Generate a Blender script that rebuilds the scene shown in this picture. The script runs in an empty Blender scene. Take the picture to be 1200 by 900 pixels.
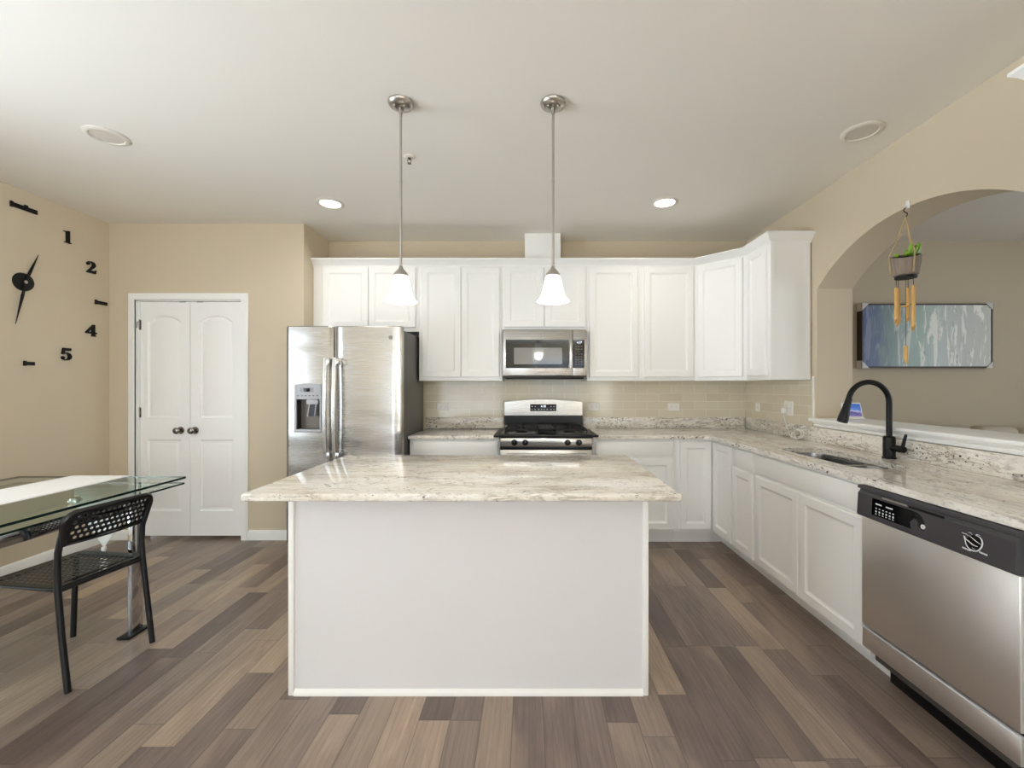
import bpy, bmesh, math, random
from mathutils import Vector, Matrix
random.seed(7)
PI = math.pi
scn = bpy.context.scene
COL = scn.collection

# ------------------------------------------------------------------ camera, world, light, exposure
CAM_Z = 1.325
F = 500.0
cam_d = bpy.data.cameras.new('camera')
cam = bpy.data.objects.new('camera', cam_d)
COL.objects.link(cam)
cam.location = (0, 0, CAM_Z)
cam.rotation_euler = (PI / 2, 0, 0)
cam_d.sensor_width = 36
cam_d.sensor_fit = 'HORIZONTAL'
cam_d.lens = 36 * F / 1200
cam_d.shift_x = -20 / 1200
cam_d.shift_y = 3 / 1200
cam_d.clip_start = 0.02
scn.camera = cam

scn.view_settings.view_transform = 'Standard'
scn.view_settings.look = 'None'
scn.view_settings.gamma = 1
scn.view_settings.use_curve_mapping = False
scn.view_settings.exposure = 0.42
scn.cycles.max_bounces = 14
scn.cycles.diffuse_bounces = 8
scn.cycles.glossy_bounces = 6
scn.cycles.transparent_max_bounces = 16
scn.cycles.use_denoising = True
scn.cycles.sample_clamp_indirect = 6
scn.cycles.caustics_reflective = False
scn.cycles.caustics_refractive = False

W = bpy.data.worlds.new('world')
scn.world = W
W.use_nodes = True
W.node_tree.nodes['Background'].inputs[0].default_value = (0.85, 0.92, 1.0, 1)
W.node_tree.nodes['Background'].inputs[1].default_value = 1.0


def area_light(name, loc, rot, sx, sy, power, color, shape='RECTANGLE', spread=PI):
    d = bpy.data.lights.new(name, 'AREA')
    d.shape = shape
    d.size = sx
    d.size_y = sy
    d.energy = power
    d.color = color
    d.spread = spread
    o = bpy.data.objects.new(name, d)
    COL.objects.link(o)
    o.location = loc
    o.rotation_euler = rot
    return o


REAR = -6.0
# daylight through the two windows behind the camera, the left window, and an unseen window of the next room
DAY = (0.79, 0.90, 1.0)
area_light('daylight_patio_window', (-2.1, REAR - 0.06, 1.15), (PI / 2, 0, 0), 2.3, 2.1, 40, DAY)
area_light('daylight_side_window', (1.0, REAR - 0.06, 1.5), (PI / 2, 0, 0), 1.7, 1.4, 10, DAY)
area_light('daylight_left_window', (-3.70, 0.75, 1.35), (0, -PI / 2, 0), 1.7, 2.0, 34, DAY)
area_light('side_fill_right', (2.32, -4.2, 1.35), (0, PI / 2, 0), 1.7, 2.2, 90, DAY)  # unseen fill light added on the right to even out the room
area_light('daylight_next_room', (5.96, 1.2, 1.5), (0, PI / 2, 0), 1.6, 2.0, 36, DAY)
# added unseen fill panels, throwing light up onto the ceiling
area_light('ceiling_fill_left', (-8.3, -0.3, 0.0), (0, -math.radians(155), 0), 4.0, 5.0, 650, DAY)
area_light('ceiling_fill_right', (3.4, -4.2, 0.05), (0, math.radians(150), 0), 1.6, 2.6, 2900, DAY)
area_light('ceiling_fill_rear', (-2.0, REAR - 1.7, 0.0), (math.radians(160), 0, 0), 3.4, 3.0, 100, DAY)


# ------------------------------------------------------------------ materials
def srgb(r, g, b):
    f = lambda c: (c / 255) / 12.92 if c / 255 <= 0.04045 else ((c / 255 + 0.055) / 1.055) ** 2.4
    return (f(r), f(g), f(b), 1)


def new_mat(name):
    m = bpy.data.materials.new(name)
    m.use_nodes = True
    nt = m.node_tree
    return m, nt, nt.nodes['Principled BSDF']


def bump_noise(nt, bsdf, scale, strength, detail=3, vec=None, dist=0.002):
    n = nt.nodes.new('ShaderNodeTexNoise')
    n.inputs['Scale'].default_value = scale
    n.inputs['Detail'].default_value = detail
    b = nt.nodes.new('ShaderNodeBump')
    b.inputs['Strength'].default_value = strength
    b.inputs['Distance'].default_value = dist
    if vec is None:
        tc = nt.nodes.new('ShaderNodeTexCoord')
        vec = tc.outputs['Object']
    nt.links.new(vec, n.inputs['Vector'])
    nt.links.new(n.outputs['Fac'], b.inputs['Height'])
    nt.links.new(b.outputs['Normal'], bsdf.inputs['Normal'])
    return n


def simple(name, col, rough=0.5, metal=0.0, bump=None, coat=0.0, spec=0.5, vary=0.0):
    m, nt, b = new_mat(name)
    b.inputs['Base Color'].default_value = col
    b.inputs['Roughness'].default_value = rough
    b.inputs['Metallic'].default_value = metal
    b.inputs['Coat Weight'].default_value = coat
    b.inputs['Specular IOR Level'].default_value = spec
    if bump:
        n = bump_noise(nt, b, bump[0], bump[1])
    if vary:
        tc = nt.nodes.new('ShaderNodeTexCoord')
        n2 = nt.nodes.new('ShaderNodeTexNoise')
        n2.inputs['Scale'].default_value = 9
        n2.inputs['Detail'].default_value = 4
        nt.links.new(tc.outputs['Object'], n2.inputs['Vector'])
        mx = mixc(nt, n2.outputs['Fac'], tuple(c * (1 - vary) for c in col[:3]) + (1,), tuple(min(1, c * (1 + vary)) for c in col[:3]) + (1,))
        nt.links.new(mx, b.inputs['Base Color'])
    return m


def mth(nt, op, a, b=None, clamp=False):
    n = nt.nodes.new('ShaderNodeMath')
    n.operation = op
    n.use_clamp = clamp
    for i, v in enumerate((a, b)):
        if v is None:
            continue
        if isinstance(v, (int, float)):
            n.inputs[i].default_value = v
        else:
            nt.links.new(v, n.inputs[i])
    return n.outputs[0]


def mixc(nt, fac, a, b, blend='MIX'):
    n = nt.nodes.new('ShaderNodeMix')
    n.data_type = 'RGBA'
    n.blend_type = blend
    for i, v in ((0, fac), (6, a), (7, b)):
        if isinstance(v, (int, float)):
            n.inputs[i].default_value = v
        elif isinstance(v, tuple):
            n.inputs[i].default_value = v
        else:
            nt.links.new(v, n.inputs[i])
    return n.outputs[2]


def ramp(nt, fac, stops, interp='LINEAR'):
    n = nt.nodes.new('ShaderNodeValToRGB')
    r = n.color_ramp
    r.interpolation = interp
    while len(r.elements) > len(stops):
        r.elements.remove(r.elements[-1])
    while len(r.elements) < len(stops):
        r.elements.new(1)
    for e, (p, c) in zip(r.elements, stops):
        e.position = p
        e.color = c if isinstance(c, tuple) else (c, c, c, 1)
    nt.links.new(fac, n.inputs[0])
    return n.outputs[0]


def noise(nt, vec, scale, detail=4, rough=0.5, distort=0.0):
    n = nt.nodes.new('ShaderNodeTexNoise')
    n.inputs['Scale'].default_value = scale
    n.inputs['Detail'].default_value = detail
    n.inputs['Roughness'].default_value = rough
    n.inputs['Distortion'].default_value = distort
    nt.links.new(vec, n.inputs['Vector'])
    return n.outputs['Fac']


def vmap(nt, vec, scale=(1, 1, 1), loc=(0, 0, 0), rot=(0, 0, 0)):
    n = nt.nodes.new('ShaderNodeMapping')
    n.inputs['Scale'].default_value = scale
    n.inputs['Location'].default_value = loc
    n.inputs['Rotation'].default_value = rot
    nt.links.new(vec, n.inputs['Vector'])
    return n.outputs[0]


def objco(nt):
    return nt.nodes.new('ShaderNodeTexCoord').outputs['Object']


def granite(name, axis, spk=(0.62, 0.66), pat=(0.46, 0.56), veinc=(148, 132, 114)):
    m, nt, b = new_mat(name)
    co = objco(nt)
    st = (1, 5, 5) if axis == 'x' else (5, 1, 5)
    rot = (0, 0, 0.05)
    sv = vmap(nt, co, st, (0, 0, 0), rot)
    sv2 = vmap(nt, co, tuple(1 if s == 1 else 3 for s in st), (3.1, 1.7, 0.3), rot)
    big = noise(nt, sv2, 2.2, 5, 0.6, 0.6)
    base = ramp(nt, big, [(0.28, srgb(208, 199, 184)), (0.45, srgb(230, 225, 216)), (0.60, srgb(242, 239, 233)), (0.75, srgb(216, 212, 206))])
    vein = noise(nt, sv, 5.0, 8, 0.65, 0.8)
    vmask = ramp(nt, vein, [(0.44, 0.0), (0.495, 0.85), (0.505, 0.85), (0.55, 0.0)])
    vm2 = ramp(nt, noise(nt, sv2, 3.3, 3), [(0.38, 0.0), (0.6, 0.75)])
    c1 = mixc(nt, mth(nt, 'MULTIPLY', vmask, vm2), base, srgb(*veinc))
    fine = noise(nt, vmap(nt, co, tuple(1 if s == 1 else 2.4 for s in st)), 42, 5, 0.7)
    fm = ramp(nt, fine, [(0.34, 0.6), (0.46, 0.0)])
    c2 = mixc(nt, fm, c1, srgb(168, 158, 147))
    sp = noise(nt, vmap(nt, co, tuple(1 if s == 1 else 1.6 for s in st), (9, 2, 4)), 55, 3, 0.6)
    spm = ramp(nt, sp, [(spk[0], 0.0), (spk[1], 1.0)])
    patch = ramp(nt, noise(nt, vmap(nt, co, tuple(1 if s == 1 else 2.5 for s in st), (5, 5, 5)), 3.6, 3, 0.6), [(pat[0], 0.0), (pat[1], 1.0)])
    c3 = mixc(nt, mth(nt, 'MULTIPLY', spm, patch), c2, srgb(62, 46, 44))
    nt.links.new(c3, b.inputs['Base Color'])
    b.inputs['Roughness'].default_value = 0.09
    b.inputs['Specular IOR Level'].default_value = 0.5
    return m


def wood_floor():
    m, nt, b = new_mat('hardwood_planks')
    co = objco(nt)
    sx = nt.nodes.new('ShaderNodeSeparateXYZ')
    nt.links.new(co, sx.inputs[0])
    x, y = sx.outputs[0], sx.outputs[1]
    PW, PL = 0.124, 0.66
    xs = mth(nt, 'DIVIDE', mth(nt, 'ADD', x, 20.03), PW)
    row = mth(nt, 'FLOOR', xs)
    wn = nt.nodes.new('ShaderNodeTexWhiteNoise')
    wn.noise_dimensions = '1D'
    nt.links.new(row, wn.inputs['W'])
    ys = mth(nt, 'ADD', mth(nt, 'DIVIDE', mth(nt, 'ADD', y, 20.0), PL), mth(nt, 'MULTIPLY', wn.outputs['Value'], 7.0))
    idx = mth(nt, 'FLOOR', ys)
    cv = nt.nodes.new('ShaderNodeCombineXYZ')
    nt.links.new(row, cv.inputs[0])
    nt.links.new(idx, cv.inputs[1])
    w2 = nt.nodes.new('ShaderNodeTexWhiteNoise')
    w2.noise_dimensions = '3D'
    nt.links.new(cv.outputs[0], w2.inputs['Vector'])
    rnd = w2.outputs['Value']
    tone = ramp(nt, rnd, [(0.0, srgb(104, 89, 84)), (0.3, srgb(126, 110, 103)), (0.6, srgb(140, 124, 115)), (0.8, srgb(152, 134, 121)), (0.93, srgb(166, 146, 130)), (1.0, srgb(178, 156, 136))])
    # grain: stretched noise shifted by plank
    gv = nt.nodes.new('ShaderNodeCombineXYZ')
    nt.links.new(mth(nt, 'ADD', mth(nt, 'MULTIPLY', x, 26), mth(nt, 'MULTIPLY', rnd, 37)), gv.inputs[0])
    nt.links.new(mth(nt, 'ADD', mth(nt, 'MULTIPLY', y, 2.4), mth(nt, 'MULTIPLY', rnd, 91)), gv.inputs[1])
    g1 = noise(nt, gv.outputs[0], 1.0, 6, 0.65, 1.6)
    gm = ramp(nt, g1, [(0.25, 0.0), (0.5, 0.5), (0.75, 1.0)])
    c = mixc(nt, 1.0, tone, mixc(nt, gm, (0.72, 0.70, 0.68, 1), (1.22, 1.22, 1.20, 1)), 'MULTIPLY')
    wv = nt.nodes.new('ShaderNodeTexWave')
    wv.inputs['Scale'].default_value = 0.55
    wv.inputs['Distortion'].default_value = 7
    wv.inputs['Detail'].default_value = 3
    wv.inputs['Detail Scale'].default_value = 0.6
    nt.links.new(gv.outputs[0], wv.inputs['Vector'])
    c = mixc(nt, mth(nt, 'MULTIPLY', ramp(nt, wv.outputs['Fac'], [(0.0, 1.0), (0.25, 0.0)]), 0.16), c, srgb(60, 48, 44))
    g2 = noise(nt, vmap(nt, gv.outputs[0], (0.16, 0.5, 1)), 1.0, 3, 0.5, 0.8)
    c = mixc(nt, 1.0, c, ramp(nt, g2, [(0.3, (0.80, 0.79, 0.78, 1)), (0.5, (1.0, 1.0, 1.0, 1)), (0.72, (1.0, 1.0, 1.0, 1))]), 'MULTIPLY')
    c = mixc(nt, ramp(nt, g2, [(0.52, 0.0), (0.75, 0.45)]), c, srgb(182, 162, 140))
    fx = mth(nt, 'FRACT', xs)
    fy = mth(nt, 'FRACT', ys)
    ex = mth(nt, 'MULTIPLY', mth(nt, 'MINIMUM', fx, mth(nt, 'SUBTRACT', 1.0, fx)), PW)
    ey = mth(nt, 'MULTIPLY', mth(nt, 'MINIMUM', fy, mth(nt, 'SUBTRACT', 1.0, fy)), PL)
    ed = mth(nt, 'MINIMUM', ex, ey)
    gap = ramp(nt, mth(nt, 'DIVIDE', ed, 0.003), [(0.0, 1.0), (0.55, 0.5), (1.0, 0.0)])
    c = mixc(nt, mth(nt, 'MULTIPLY', gap, 0.55), c, srgb(52, 42, 38))
    nt.links.new(c, b.inputs['Base Color'])
    b.inputs['Roughness'].default_value = 0.32
    bp = nt.nodes.new('ShaderNodeBump')
    bp.inputs['Strength'].default_value = 0.25
    bp.inputs['Distance'].default_value = 0.001
    nt.links.new(mth(nt, 'SUBTRACT', g1, mth(nt, 'MULTIPLY', gap, 1.5)), bp.inputs['Height'])
    nt.links.new(bp.outputs['Normal'], b.inputs['Normal'])
    return m


def tile_mat(name, axis):
    m, nt, b = new_mat(name)
    co = objco(nt)
    s = nt.nodes.new('ShaderNodeSeparateXYZ')
    nt.links.new(co, s.inputs[0])
    c = nt.nodes.new('ShaderNodeCombineXYZ')
    nt.links.new(s.outputs[0 if axis == 'x' else 1], c.inputs[0])
    nt.links.new(mth(nt, 'SUBTRACT', s.outputs[2], 1.028), c.inputs[1])
    br = nt.nodes.new('ShaderNodeTexBrick')
    br.offset = 0.5
    br.inputs['Scale'].default_value = 1.0
    br.inputs['Brick Width'].default_value = 0.229
    br.inputs['Row Height'].default_value = 0.0765
    br.inputs['Mortar Size'].default_value = 0.0016
    br.inputs['Mortar Smooth'].default_value = 0.2
    br.inputs['Bias'].default_value = 0.0
    br.inputs['Color1'].default_value = srgb(210, 201, 180)
    br.inputs['Color2'].default_value = srgb(218, 210, 191)
    br.inputs['Mortar'].default_value = srgb(238, 234, 224)
    nt.links.new(c.outputs[0], br.inputs['Vector'])
    nt.links.new(br.outputs['Color'], b.inputs['Base Color'])
    b.inputs['Roughness'].default_value = 0.12
    bp = nt.nodes.new('ShaderNodeBump')
    bp.inputs['Strength'].default_value = 0.4
    bp.inputs['Distance'].default_value = 0.0015
    bp.invert = True
    nt.links.new(br.outputs['Fac'], bp.inputs['Height'])
    nt.links.new(bp.outputs['Normal'], b.inputs['Normal'])
    return m


def steel(name, col, rough, axis='x', wav=0.0, bmp=0.06):
    m, nt, b = new_mat(name)
    b.inputs['Base Color'].default_value = col
    b.inputs['Metallic'].default_value = 1
    co = objco(nt)
    sc = {'x': (3, 400, 400), 'z': (400, 400, 3), 'y': (400, 3, 400)}[axis]
    n = noise(nt, vmap(nt, co, sc), 1.0, 2)
    r = ramp(nt, n, [(0.3, rough * 0.8), (0.7, rough * 1.25)])
    nt.links.new(r, b.inputs['Roughness'])
    bp = nt.nodes.new('ShaderNodeBump')
    bp.inputs['Strength'].default_value = bmp
    bp.inputs['Distance'].default_value = 0.0004
    nt.links.new(n, bp.inputs['Height'])
    nrm = bp.outputs['Normal']
    if wav:
        b2 = nt.nodes.new('ShaderNodeBump')
        b2.inputs['Strength'].default_value = 1.0
        b2.inputs['Distance'].default_value = wav
        wn = noise(nt, vmap(nt, co, (0.7, 1, 3.2)), 1.6, 1)
        nt.links.new(wn, b2.inputs['Height'])
        nt.links.new(nrm, b2.inputs['Normal'])
        nrm = b2.outputs['Normal']
    nt.links.new(nrm, b.inputs['Normal'])
    return m


def emit(name, col, strength):
    m, nt, b = new_mat(name)
    b.inputs['Base Color'].default_value = col
    b.inputs['Emission Color'].default_value = col
    b.inputs['Emission Strength'].default_value = strength
    return m


def clear_glass(name, tint):
    m, nt, b = new_mat(name)
    nt.nodes.remove(b)
    out = nt.nodes['Material Output']
    tr = nt.nodes.new('ShaderNodeBsdfTransparent')
    tr.inputs[0].default_value = tint
    gl = nt.nodes.new('ShaderNodeBsdfGlossy')
    gl.inputs['Roughness'].default_value = 0.0
    fr = nt.nodes.new('ShaderNodeFresnel')
    fr.inputs[0].default_value = 1.5
    geo = nt.nodes.new('ShaderNodeNewGeometry')
    mx = nt.nodes.new('ShaderNodeMixShader')
    # the sheet's inner faces do not reflect again
    fac = mth(nt, 'MULTIPLY', fr.outputs[0], mth(nt, 'SUBTRACT', 1.0, geo.outputs['Backfacing']))
    nt.links.new(fac, mx.inputs[0])
    nt.links.new(tr.outputs[0], mx.inputs[1])
    nt.links.new(gl.outputs[0], mx.inputs[2])
    nt.links.new(mx.outputs[0], out.inputs[0])
    return m


def painting_mat():
    m, nt, b = new_mat('abstract_canvas')
    co = objco(nt)
    s = nt.nodes.new('ShaderNodeSeparateXYZ')
    nt.links.new(co, s.inputs[0])
    u = mth(nt, 'ADD', mth(nt, 'DIVIDE', s.outputs[0], 1.25), 0.5)
    vs = vmap(nt, co, (9, 1, 1.6))
    n1 = noise(nt, vs, 2.0, 5, 0.6, 0.5)
    uu = mth(nt, 'ADD', u, mth(nt, 'MULTIPLY', mth(nt, 'SUBTRACT', n1, 0.5), 0.30))
    base = ramp(nt, uu, [(0.02, srgb(70, 88, 142)), (0.10, srgb(92, 112, 152)), (0.2, srgb(128, 148, 154)), (0.32, srgb(160, 182, 182)),
                         (0.45, srgb(172, 196, 188)), (0.6, srgb(204, 214, 212)), (0.8, srgb(208, 212, 210)), (1.0, srgb(216, 216, 210))])
    n2 = noise(nt, vmap(nt, co, (9, 1, 1.3), (4.6, 0, 1)), 1.6, 6, 0.68, 0.5)
    white = ramp(nt, n2, [(0.53, 0.0), (0.56, 1.0)])
    wmask = ramp(nt, u, [(0.15, 0.15), (0.45, 0.7), (0.7, 1.0)])
    c = mixc(nt, mth(nt, 'MULTIPLY', white, wmask), base, srgb(255, 254, 250))
    n3 = noise(nt, vmap(nt, co, (11, 1, 4), (1, 0, 7)), 2.0, 6, 0.7)
    br = ramp(nt, n3, [(0.60, 0.0), (0.70, 0.75)])
    c = mixc(nt, br, c, srgb(128, 116, 110))
    nt.links.new(c, b.inputs['Base Color'])
    b.inputs['Roughness'].default_value = 0.45
    bump_noise(nt, b, 60, 0.3)
    return m


M = {}
M['wall'] = simple('beige_wall_paint', srgb(206, 193, 170), 0.75, bump=(260, 0.12))
M['wall_next'] = simple('taupe_wall_paint', srgb(176, 163, 142), 0.75, bump=(260, 0.12))
M['ceil'] = simple('ceiling_paint', srgb(236, 232, 224), 0.85, bump=(220, 0.12))
M['trim'] = simple('white_trim_paint', srgb(243, 243, 241), 0.38, bump=(60, 0.03))
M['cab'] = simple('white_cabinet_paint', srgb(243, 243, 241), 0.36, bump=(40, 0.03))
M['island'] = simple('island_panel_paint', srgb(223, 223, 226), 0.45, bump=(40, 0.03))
M['door'] = simple('white_door_paint', srgb(245, 245, 244), 0.42, bump=(60, 0.04))
M['floor'] = wood_floor()
M['gran_x'] = granite('granite_island', 'x')
M['gran_y'] = granite('granite_sink_run', 'y', (0.59, 0.635), (0.50, 0.58), (128, 108, 92))
M['gran_b'] = granite('granite_back_run', 'x', (0.57, 0.62), (0.45, 0.54), (122, 102, 86))
M['tile_x'] = tile_mat('subway_tile', 'x')
M['tile_y'] = tile_mat('subway_tile_side', 'y')
M['steel'] = steel('brushed_steel', (0.52, 0.51, 0.49, 1), 0.24, 'x', wav=0.0)
M['fridge'] = steel('fridge_steel', (0.42, 0.405, 0.385, 1), 0.24, 'x', wav=0.010)
M['dw'] = steel('dishwasher_steel', (0.84, 0.81, 0.77, 1), 0.36, 'z', 0.0, 0.015)
M['sink'] = steel('sink_steel', (0.32, 0.32, 0.32, 1), 0.25, 'y')
M['nickel'] = simple('brushed_nickel', (0.50, 0.47, 0.43, 1), 0.3, 1.0, bump=(300, 0.05))
M['knob'] = simple('satin_dark_nickel', (0.24, 0.22, 0.20, 1), 0.22, 1.0, bump=(300, 0.05))
M['chrome'] = simple('polished_chrome', (0.62, 0.62, 0.63, 1), 0.07, 1.0, bump=(30, 0.02))
M['dark'] = simple('dark_grey_side', srgb(92, 88, 84), 0.4, 0.4, bump=(200, 0.05))
M['black'] = simple('black_plastic', srgb(10, 10, 12), 0.3, spec=0.3, bump=(150, 0.03))
M['blackmat'] = simple('matte_black', srgb(11, 11, 12), 0.45, spec=0.3, bump=(150, 0.05))
M['iron'] = simple('cast_iron', srgb(14, 14, 15), 0.55, spec=0.35, bump=(120, 0.15))
M['blackglass'] = simple('black_glass', srgb(9, 9, 11), 0.06, spec=0.4, vary=0.05)
M['charpanel'] = simple('charcoal_panel', srgb(62, 58, 62), 0.34, bump=(200, 0.05))
M['mwwin'] = simple('microwave_window', srgb(98, 98, 104), 0.05, spec=0.9, vary=0.05)
M['chair'] = simple('black_powder_coat', srgb(12, 11, 15), 0.33, spec=0.4, bump=(200, 0.06))
M['white_pl'] = simple('white_plastic', srgb(236, 234, 230), 0.35, bump=(80, 0.02))
M['ivory'] = simple('outlet_slot', srgb(120, 116, 110), 0.5, vary=0.05)
M['greypl'] = simple('grey_plastic', srgb(178, 180, 186), 0.35, bump=(80, 0.02))
M['mark'] = simple('white_print', srgb(220, 220, 222), 0.5, vary=0.03)
M['display'] = emit('lit_display', (0.80, 0.86, 1.0, 1), 1.2)
M['shade'] = emit('frosted_lit_glass', (1.0, 0.96, 0.89, 1), 2.6)
M['led'] = emit('lit_diffuser', (1.0, 0.97, 0.92, 1), 5.0)
M['diff'] = simple('unlit_diffuser', srgb(214, 207, 196), 0.5, vary=0.02)
M['lighttrim'] = simple('light_trim', srgb(226, 220, 208), 0.5, vary=0.02)
M['cloth'] = simple('white_runner_cloth', srgb(250, 249, 247), 0.85, bump=(500, 0.4))
M['glass'] = clear_glass('table_glass', (0.90, 0.955, 0.925, 1))
M['glassedge'] = simple('glass_edge', srgb(10, 34, 32), 0.08, bump=(20, 0.02))
M['bamboo'] = simple('bamboo', srgb(216, 172, 98), 0.45, bump=(60, 0.1), vary=0.18)
M['jute'] = simple('jute_cord', srgb(182, 160, 120), 0.9, bump=(400, 0.5))
M['pot'] = simple('weathered_pot', srgb(140, 126, 114), 0.85, bump=(60, 0.8), vary=0.2)
M['soil'] = simple('dark_soil', srgb(50, 34, 30), 0.95, bump=(90, 0.8))
M['leaf'] = simple('succulent_leaf', srgb(128, 172, 50), 0.45, vary=0.2)
M['cordd'] = simple('dark_cord', srgb(74, 62, 60), 0.8, bump=(200, 0.2))
M['frame'] = simple('dark_wood_frame', srgb(52, 36, 28), 0.5, bump=(90, 0.2), vary=0.2)
M['foam'] = simple('corner_protector', srgb(214, 212, 208), 0.45, bump=(80, 0.05))
M['paint'] = painting_mat()
M['sofa'] = simple('beige_sofa_fabric', srgb(196, 184, 166), 0.9, bump=(400, 0.4), vary=0.06)
M['scr'] = None
M['brass'] = simple('sprinkler_brass', srgb(120, 108, 84), 0.35, 0.8, bump=(90, 0.05))


def screen_mat():
    m, nt, b = new_mat('mountain_screen')
    co = objco(nt)
    s = nt.nodes.new('ShaderNodeSeparateXYZ')
    nt.links.new(co, s.inputs[0])
    n = noise(nt, vmap(nt, co, (1, 1, 2.2), (3, 1, 0), (0, 0, 0)), 26, 4, 0.6, 0.7)
    z = mth(nt, 'ADD', mth(nt, 'DIVIDE', s.outputs[2], 0.09), mth(nt, 'MULTIPLY', mth(nt, 'SUBTRACT', n, 0.5), 0.9))
    c = ramp(nt, z, [(0.0, srgb(70, 64, 110)), (0.3, srgb(120, 108, 160)), (0.48, srgb(54, 58, 110)), (0.6, srgb(176, 170, 204)), (0.75, srgb(88, 120, 184)), (1.0, srgb(60, 98, 170))])
    nt.links.new(c, b.inputs['Base Color'])
    nt.links.new(c, b.inputs['Emission Color'])
    b.inputs['Emission Strength'].default_value = 0.45
    b.inputs['Roughness'].default_value = 0.1
    return m


M['scr'] = screen_mat()


# ------------------------------------------------------------------ geometry helpers
class B:
    """collects shapes into one mesh, in world coordinates"""

    def __init__(self):
        self.bm = bmesh.new()

    def box(self, x0, x1, y0, y1, z0, z1, bev=0.0, seg=2, mi=0):
        bm = self.bm
        vs = [bm.verts.new((x, y, z)) for z in (z0, z1) for y in (y0, y1) for x in (x0, x1)]
        fs = []
        for q in ((0, 2, 3, 1), (4, 5, 7, 6), (0, 1, 5, 4), (2, 6, 7, 3), (0, 4, 6, 2), (1, 3, 7, 5)):
            f = bm.faces.new([vs[i] for i in q])
            f.material_index = mi
            fs.append(f)
        if bev:
            es = list({e for f in fs for e in f.edges})
            bmesh.ops.bevel(bm, geom=es, offset=bev, segments=seg, affect='EDGES', clamp_overlap=True, profile=0.5)
        return self

    def loft(self, rings, close=True, cap0=True, cap1=True, mi=0):
        bm = self.bm
        R = [[bm.verts.new(p) for p in r] for r in rings]
        n = len(R[0])
        for a, b in zip(R, R[1:]):
            for i in range(n if close else n - 1):
                j = (i + 1) % n
                f = bm.faces.new((a[i], a[j], b[j], b[i]))
                f.material_index = mi
        if cap0:
            bm.faces.new(R[0][::-1]).material_index = mi
        if cap1:
            bm.faces.new(R[-1]).material_index = mi
        return self

    def cyl(self, p0, p1, r0, r1=None, n=24, caps=True, mi=0):
        r1 = r0 if r1 is None else r1
        p0, p1 = Vector(p0), Vector(p1)
        d = (p1 - p0).normalized()
        a = d.orthogonal().normalized()
        b = d.cross(a)
        rings = []
        for p, r in ((p0, r0), (p1, r1)):
            rings.append([p + a * r * math.cos(2 * PI * i / n) + b * r * math.sin(2 * PI * i / n) for i in range(n)])
        return self.loft(rings, True, caps, caps, mi)

    def tube(self, pts, r, n=12, caps=True, mi=0):
        pts = [Vector(p) for p in pts]
        rs = r if isinstance(r, (list, tuple)) else [r] * len(pts)
        rings = []
        a = None
        for i, p in enumerate(pts):
            if i == 0:
                d = pts[1] - p
            elif i == len(pts) - 1:
                d = p - pts[-2]
            else:
                d = (pts[i + 1] - p).normalized() + (p - pts[i - 1]).normalized()
            d = d.normalized()
            a = d.orthogonal().normalized() if a is None else (a - d * a.dot(d)).normalized()
            b = d.cross(a)
            rings.append([p + (a * math.cos(2 * PI * k / n) + b * math.sin(2 * PI * k / n)) * rs[i] for k in range(n)])
        return self.loft(rings, True, caps, caps, mi)

    def lathe(self, prof, c, n=32, cap0=False, cap1=False, axis='z', flip=False, mi=0):
        c = Vector(c)
        rings = []
        for r, h in prof:
            ring = []
            for i in range(n):
                t = 2 * PI * i / n
                u, v = r * math.cos(t), r * math.sin(t)
                if axis == 'z':
                    ring.append(c + Vector((u, v, h)))
                elif axis == '-y':
                    ring.append(c + Vector((u, -h, v)))
                elif axis == '-x':
                    ring.append(c + Vector((-h, u, v)))
                elif axis == 'x':
                    ring.append(c + Vector((h, u, v)))
            rings.append(ring)
        return self.loft(rings, True, cap0, cap1, mi)

    def plate(self, outer, holes, fn, h0, h1, mi=0, side_mi=None):
        """flat plate with holes: outlines in (u, v), fn(u, v, h) -> point, from height h0 to h1"""
        bm = self.bm
        side_mi = mi if side_mi is None else side_mi
        loops = {}
        for h in (h0, h1):
            edges = []
            loops[h] = []
            for lp in [outer] + list(holes):
                vs = [bm.verts.new(fn(u, v, h)) for u, v in lp]
                loops[h].append(vs)
                for i in range(len(vs)):
                    edges.append(bm.edges.new((vs[i], vs[(i + 1) % len(vs)])))
            r = bmesh.ops.triangle_fill(bm, use_beauty=True, use_dissolve=False, edges=edges)
            for f in r['geom']:
                if isinstance(f, bmesh.types.BMFace):
                    f.material_index = mi
        for a, b in zip(loops[h0], loops[h1]):
            for i in range(len(a)):
                j = (i + 1) % len(a)
                f = bm.faces.new((a[i], a[j], b[j], b[i]))
                f.material_index = side_mi
        return self

    def rings(self, rr, fn, cap_last=True, mi=0, cap_first=False):
        """concentric outlines: list of (points[(u,v)], h)"""
        return self.loft([[fn(u, v, h) for u, v in pts] for pts, h in rr], True, cap_first, cap_last, mi)

    def sphere(self, c, r, seg=16, sc=(1, 1, 1)):
        c = Vector(c)
        m = Matrix.Translation(c) @ Matrix.Diagonal((sc[0], sc[1], sc[2], 1))
        bmesh.ops.create_uvsphere(self.bm, u_segments=seg, v_segments=max(6, seg // 2), radius=r, matrix=m)
        return self

    def xform(self, mat):
        bmesh.ops.transform(self.bm, matrix=mat, verts=self.bm.verts)
        return self


OFF = {}


def empty(name, loc, label, cat, group=None, kind=None, rotz=0):
    o = bpy.data.objects.new(name, None)
    COL.objects.link(o)
    o.empty_display_size = 0.05
    o.location = loc
    o.rotation_euler = (0, 0, rotz)
    OFF[o.name] = Vector(loc)
    tag(o, label, cat, group, kind)
    return o


def tag(o, label=None, cat=None, group=None, kind=None):
    if label:
        o['label'] = label
    if cat:
        o['category'] = cat
    if group:
        o['group'] = group
    if kind:
        o['kind'] = kind
    return o


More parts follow.
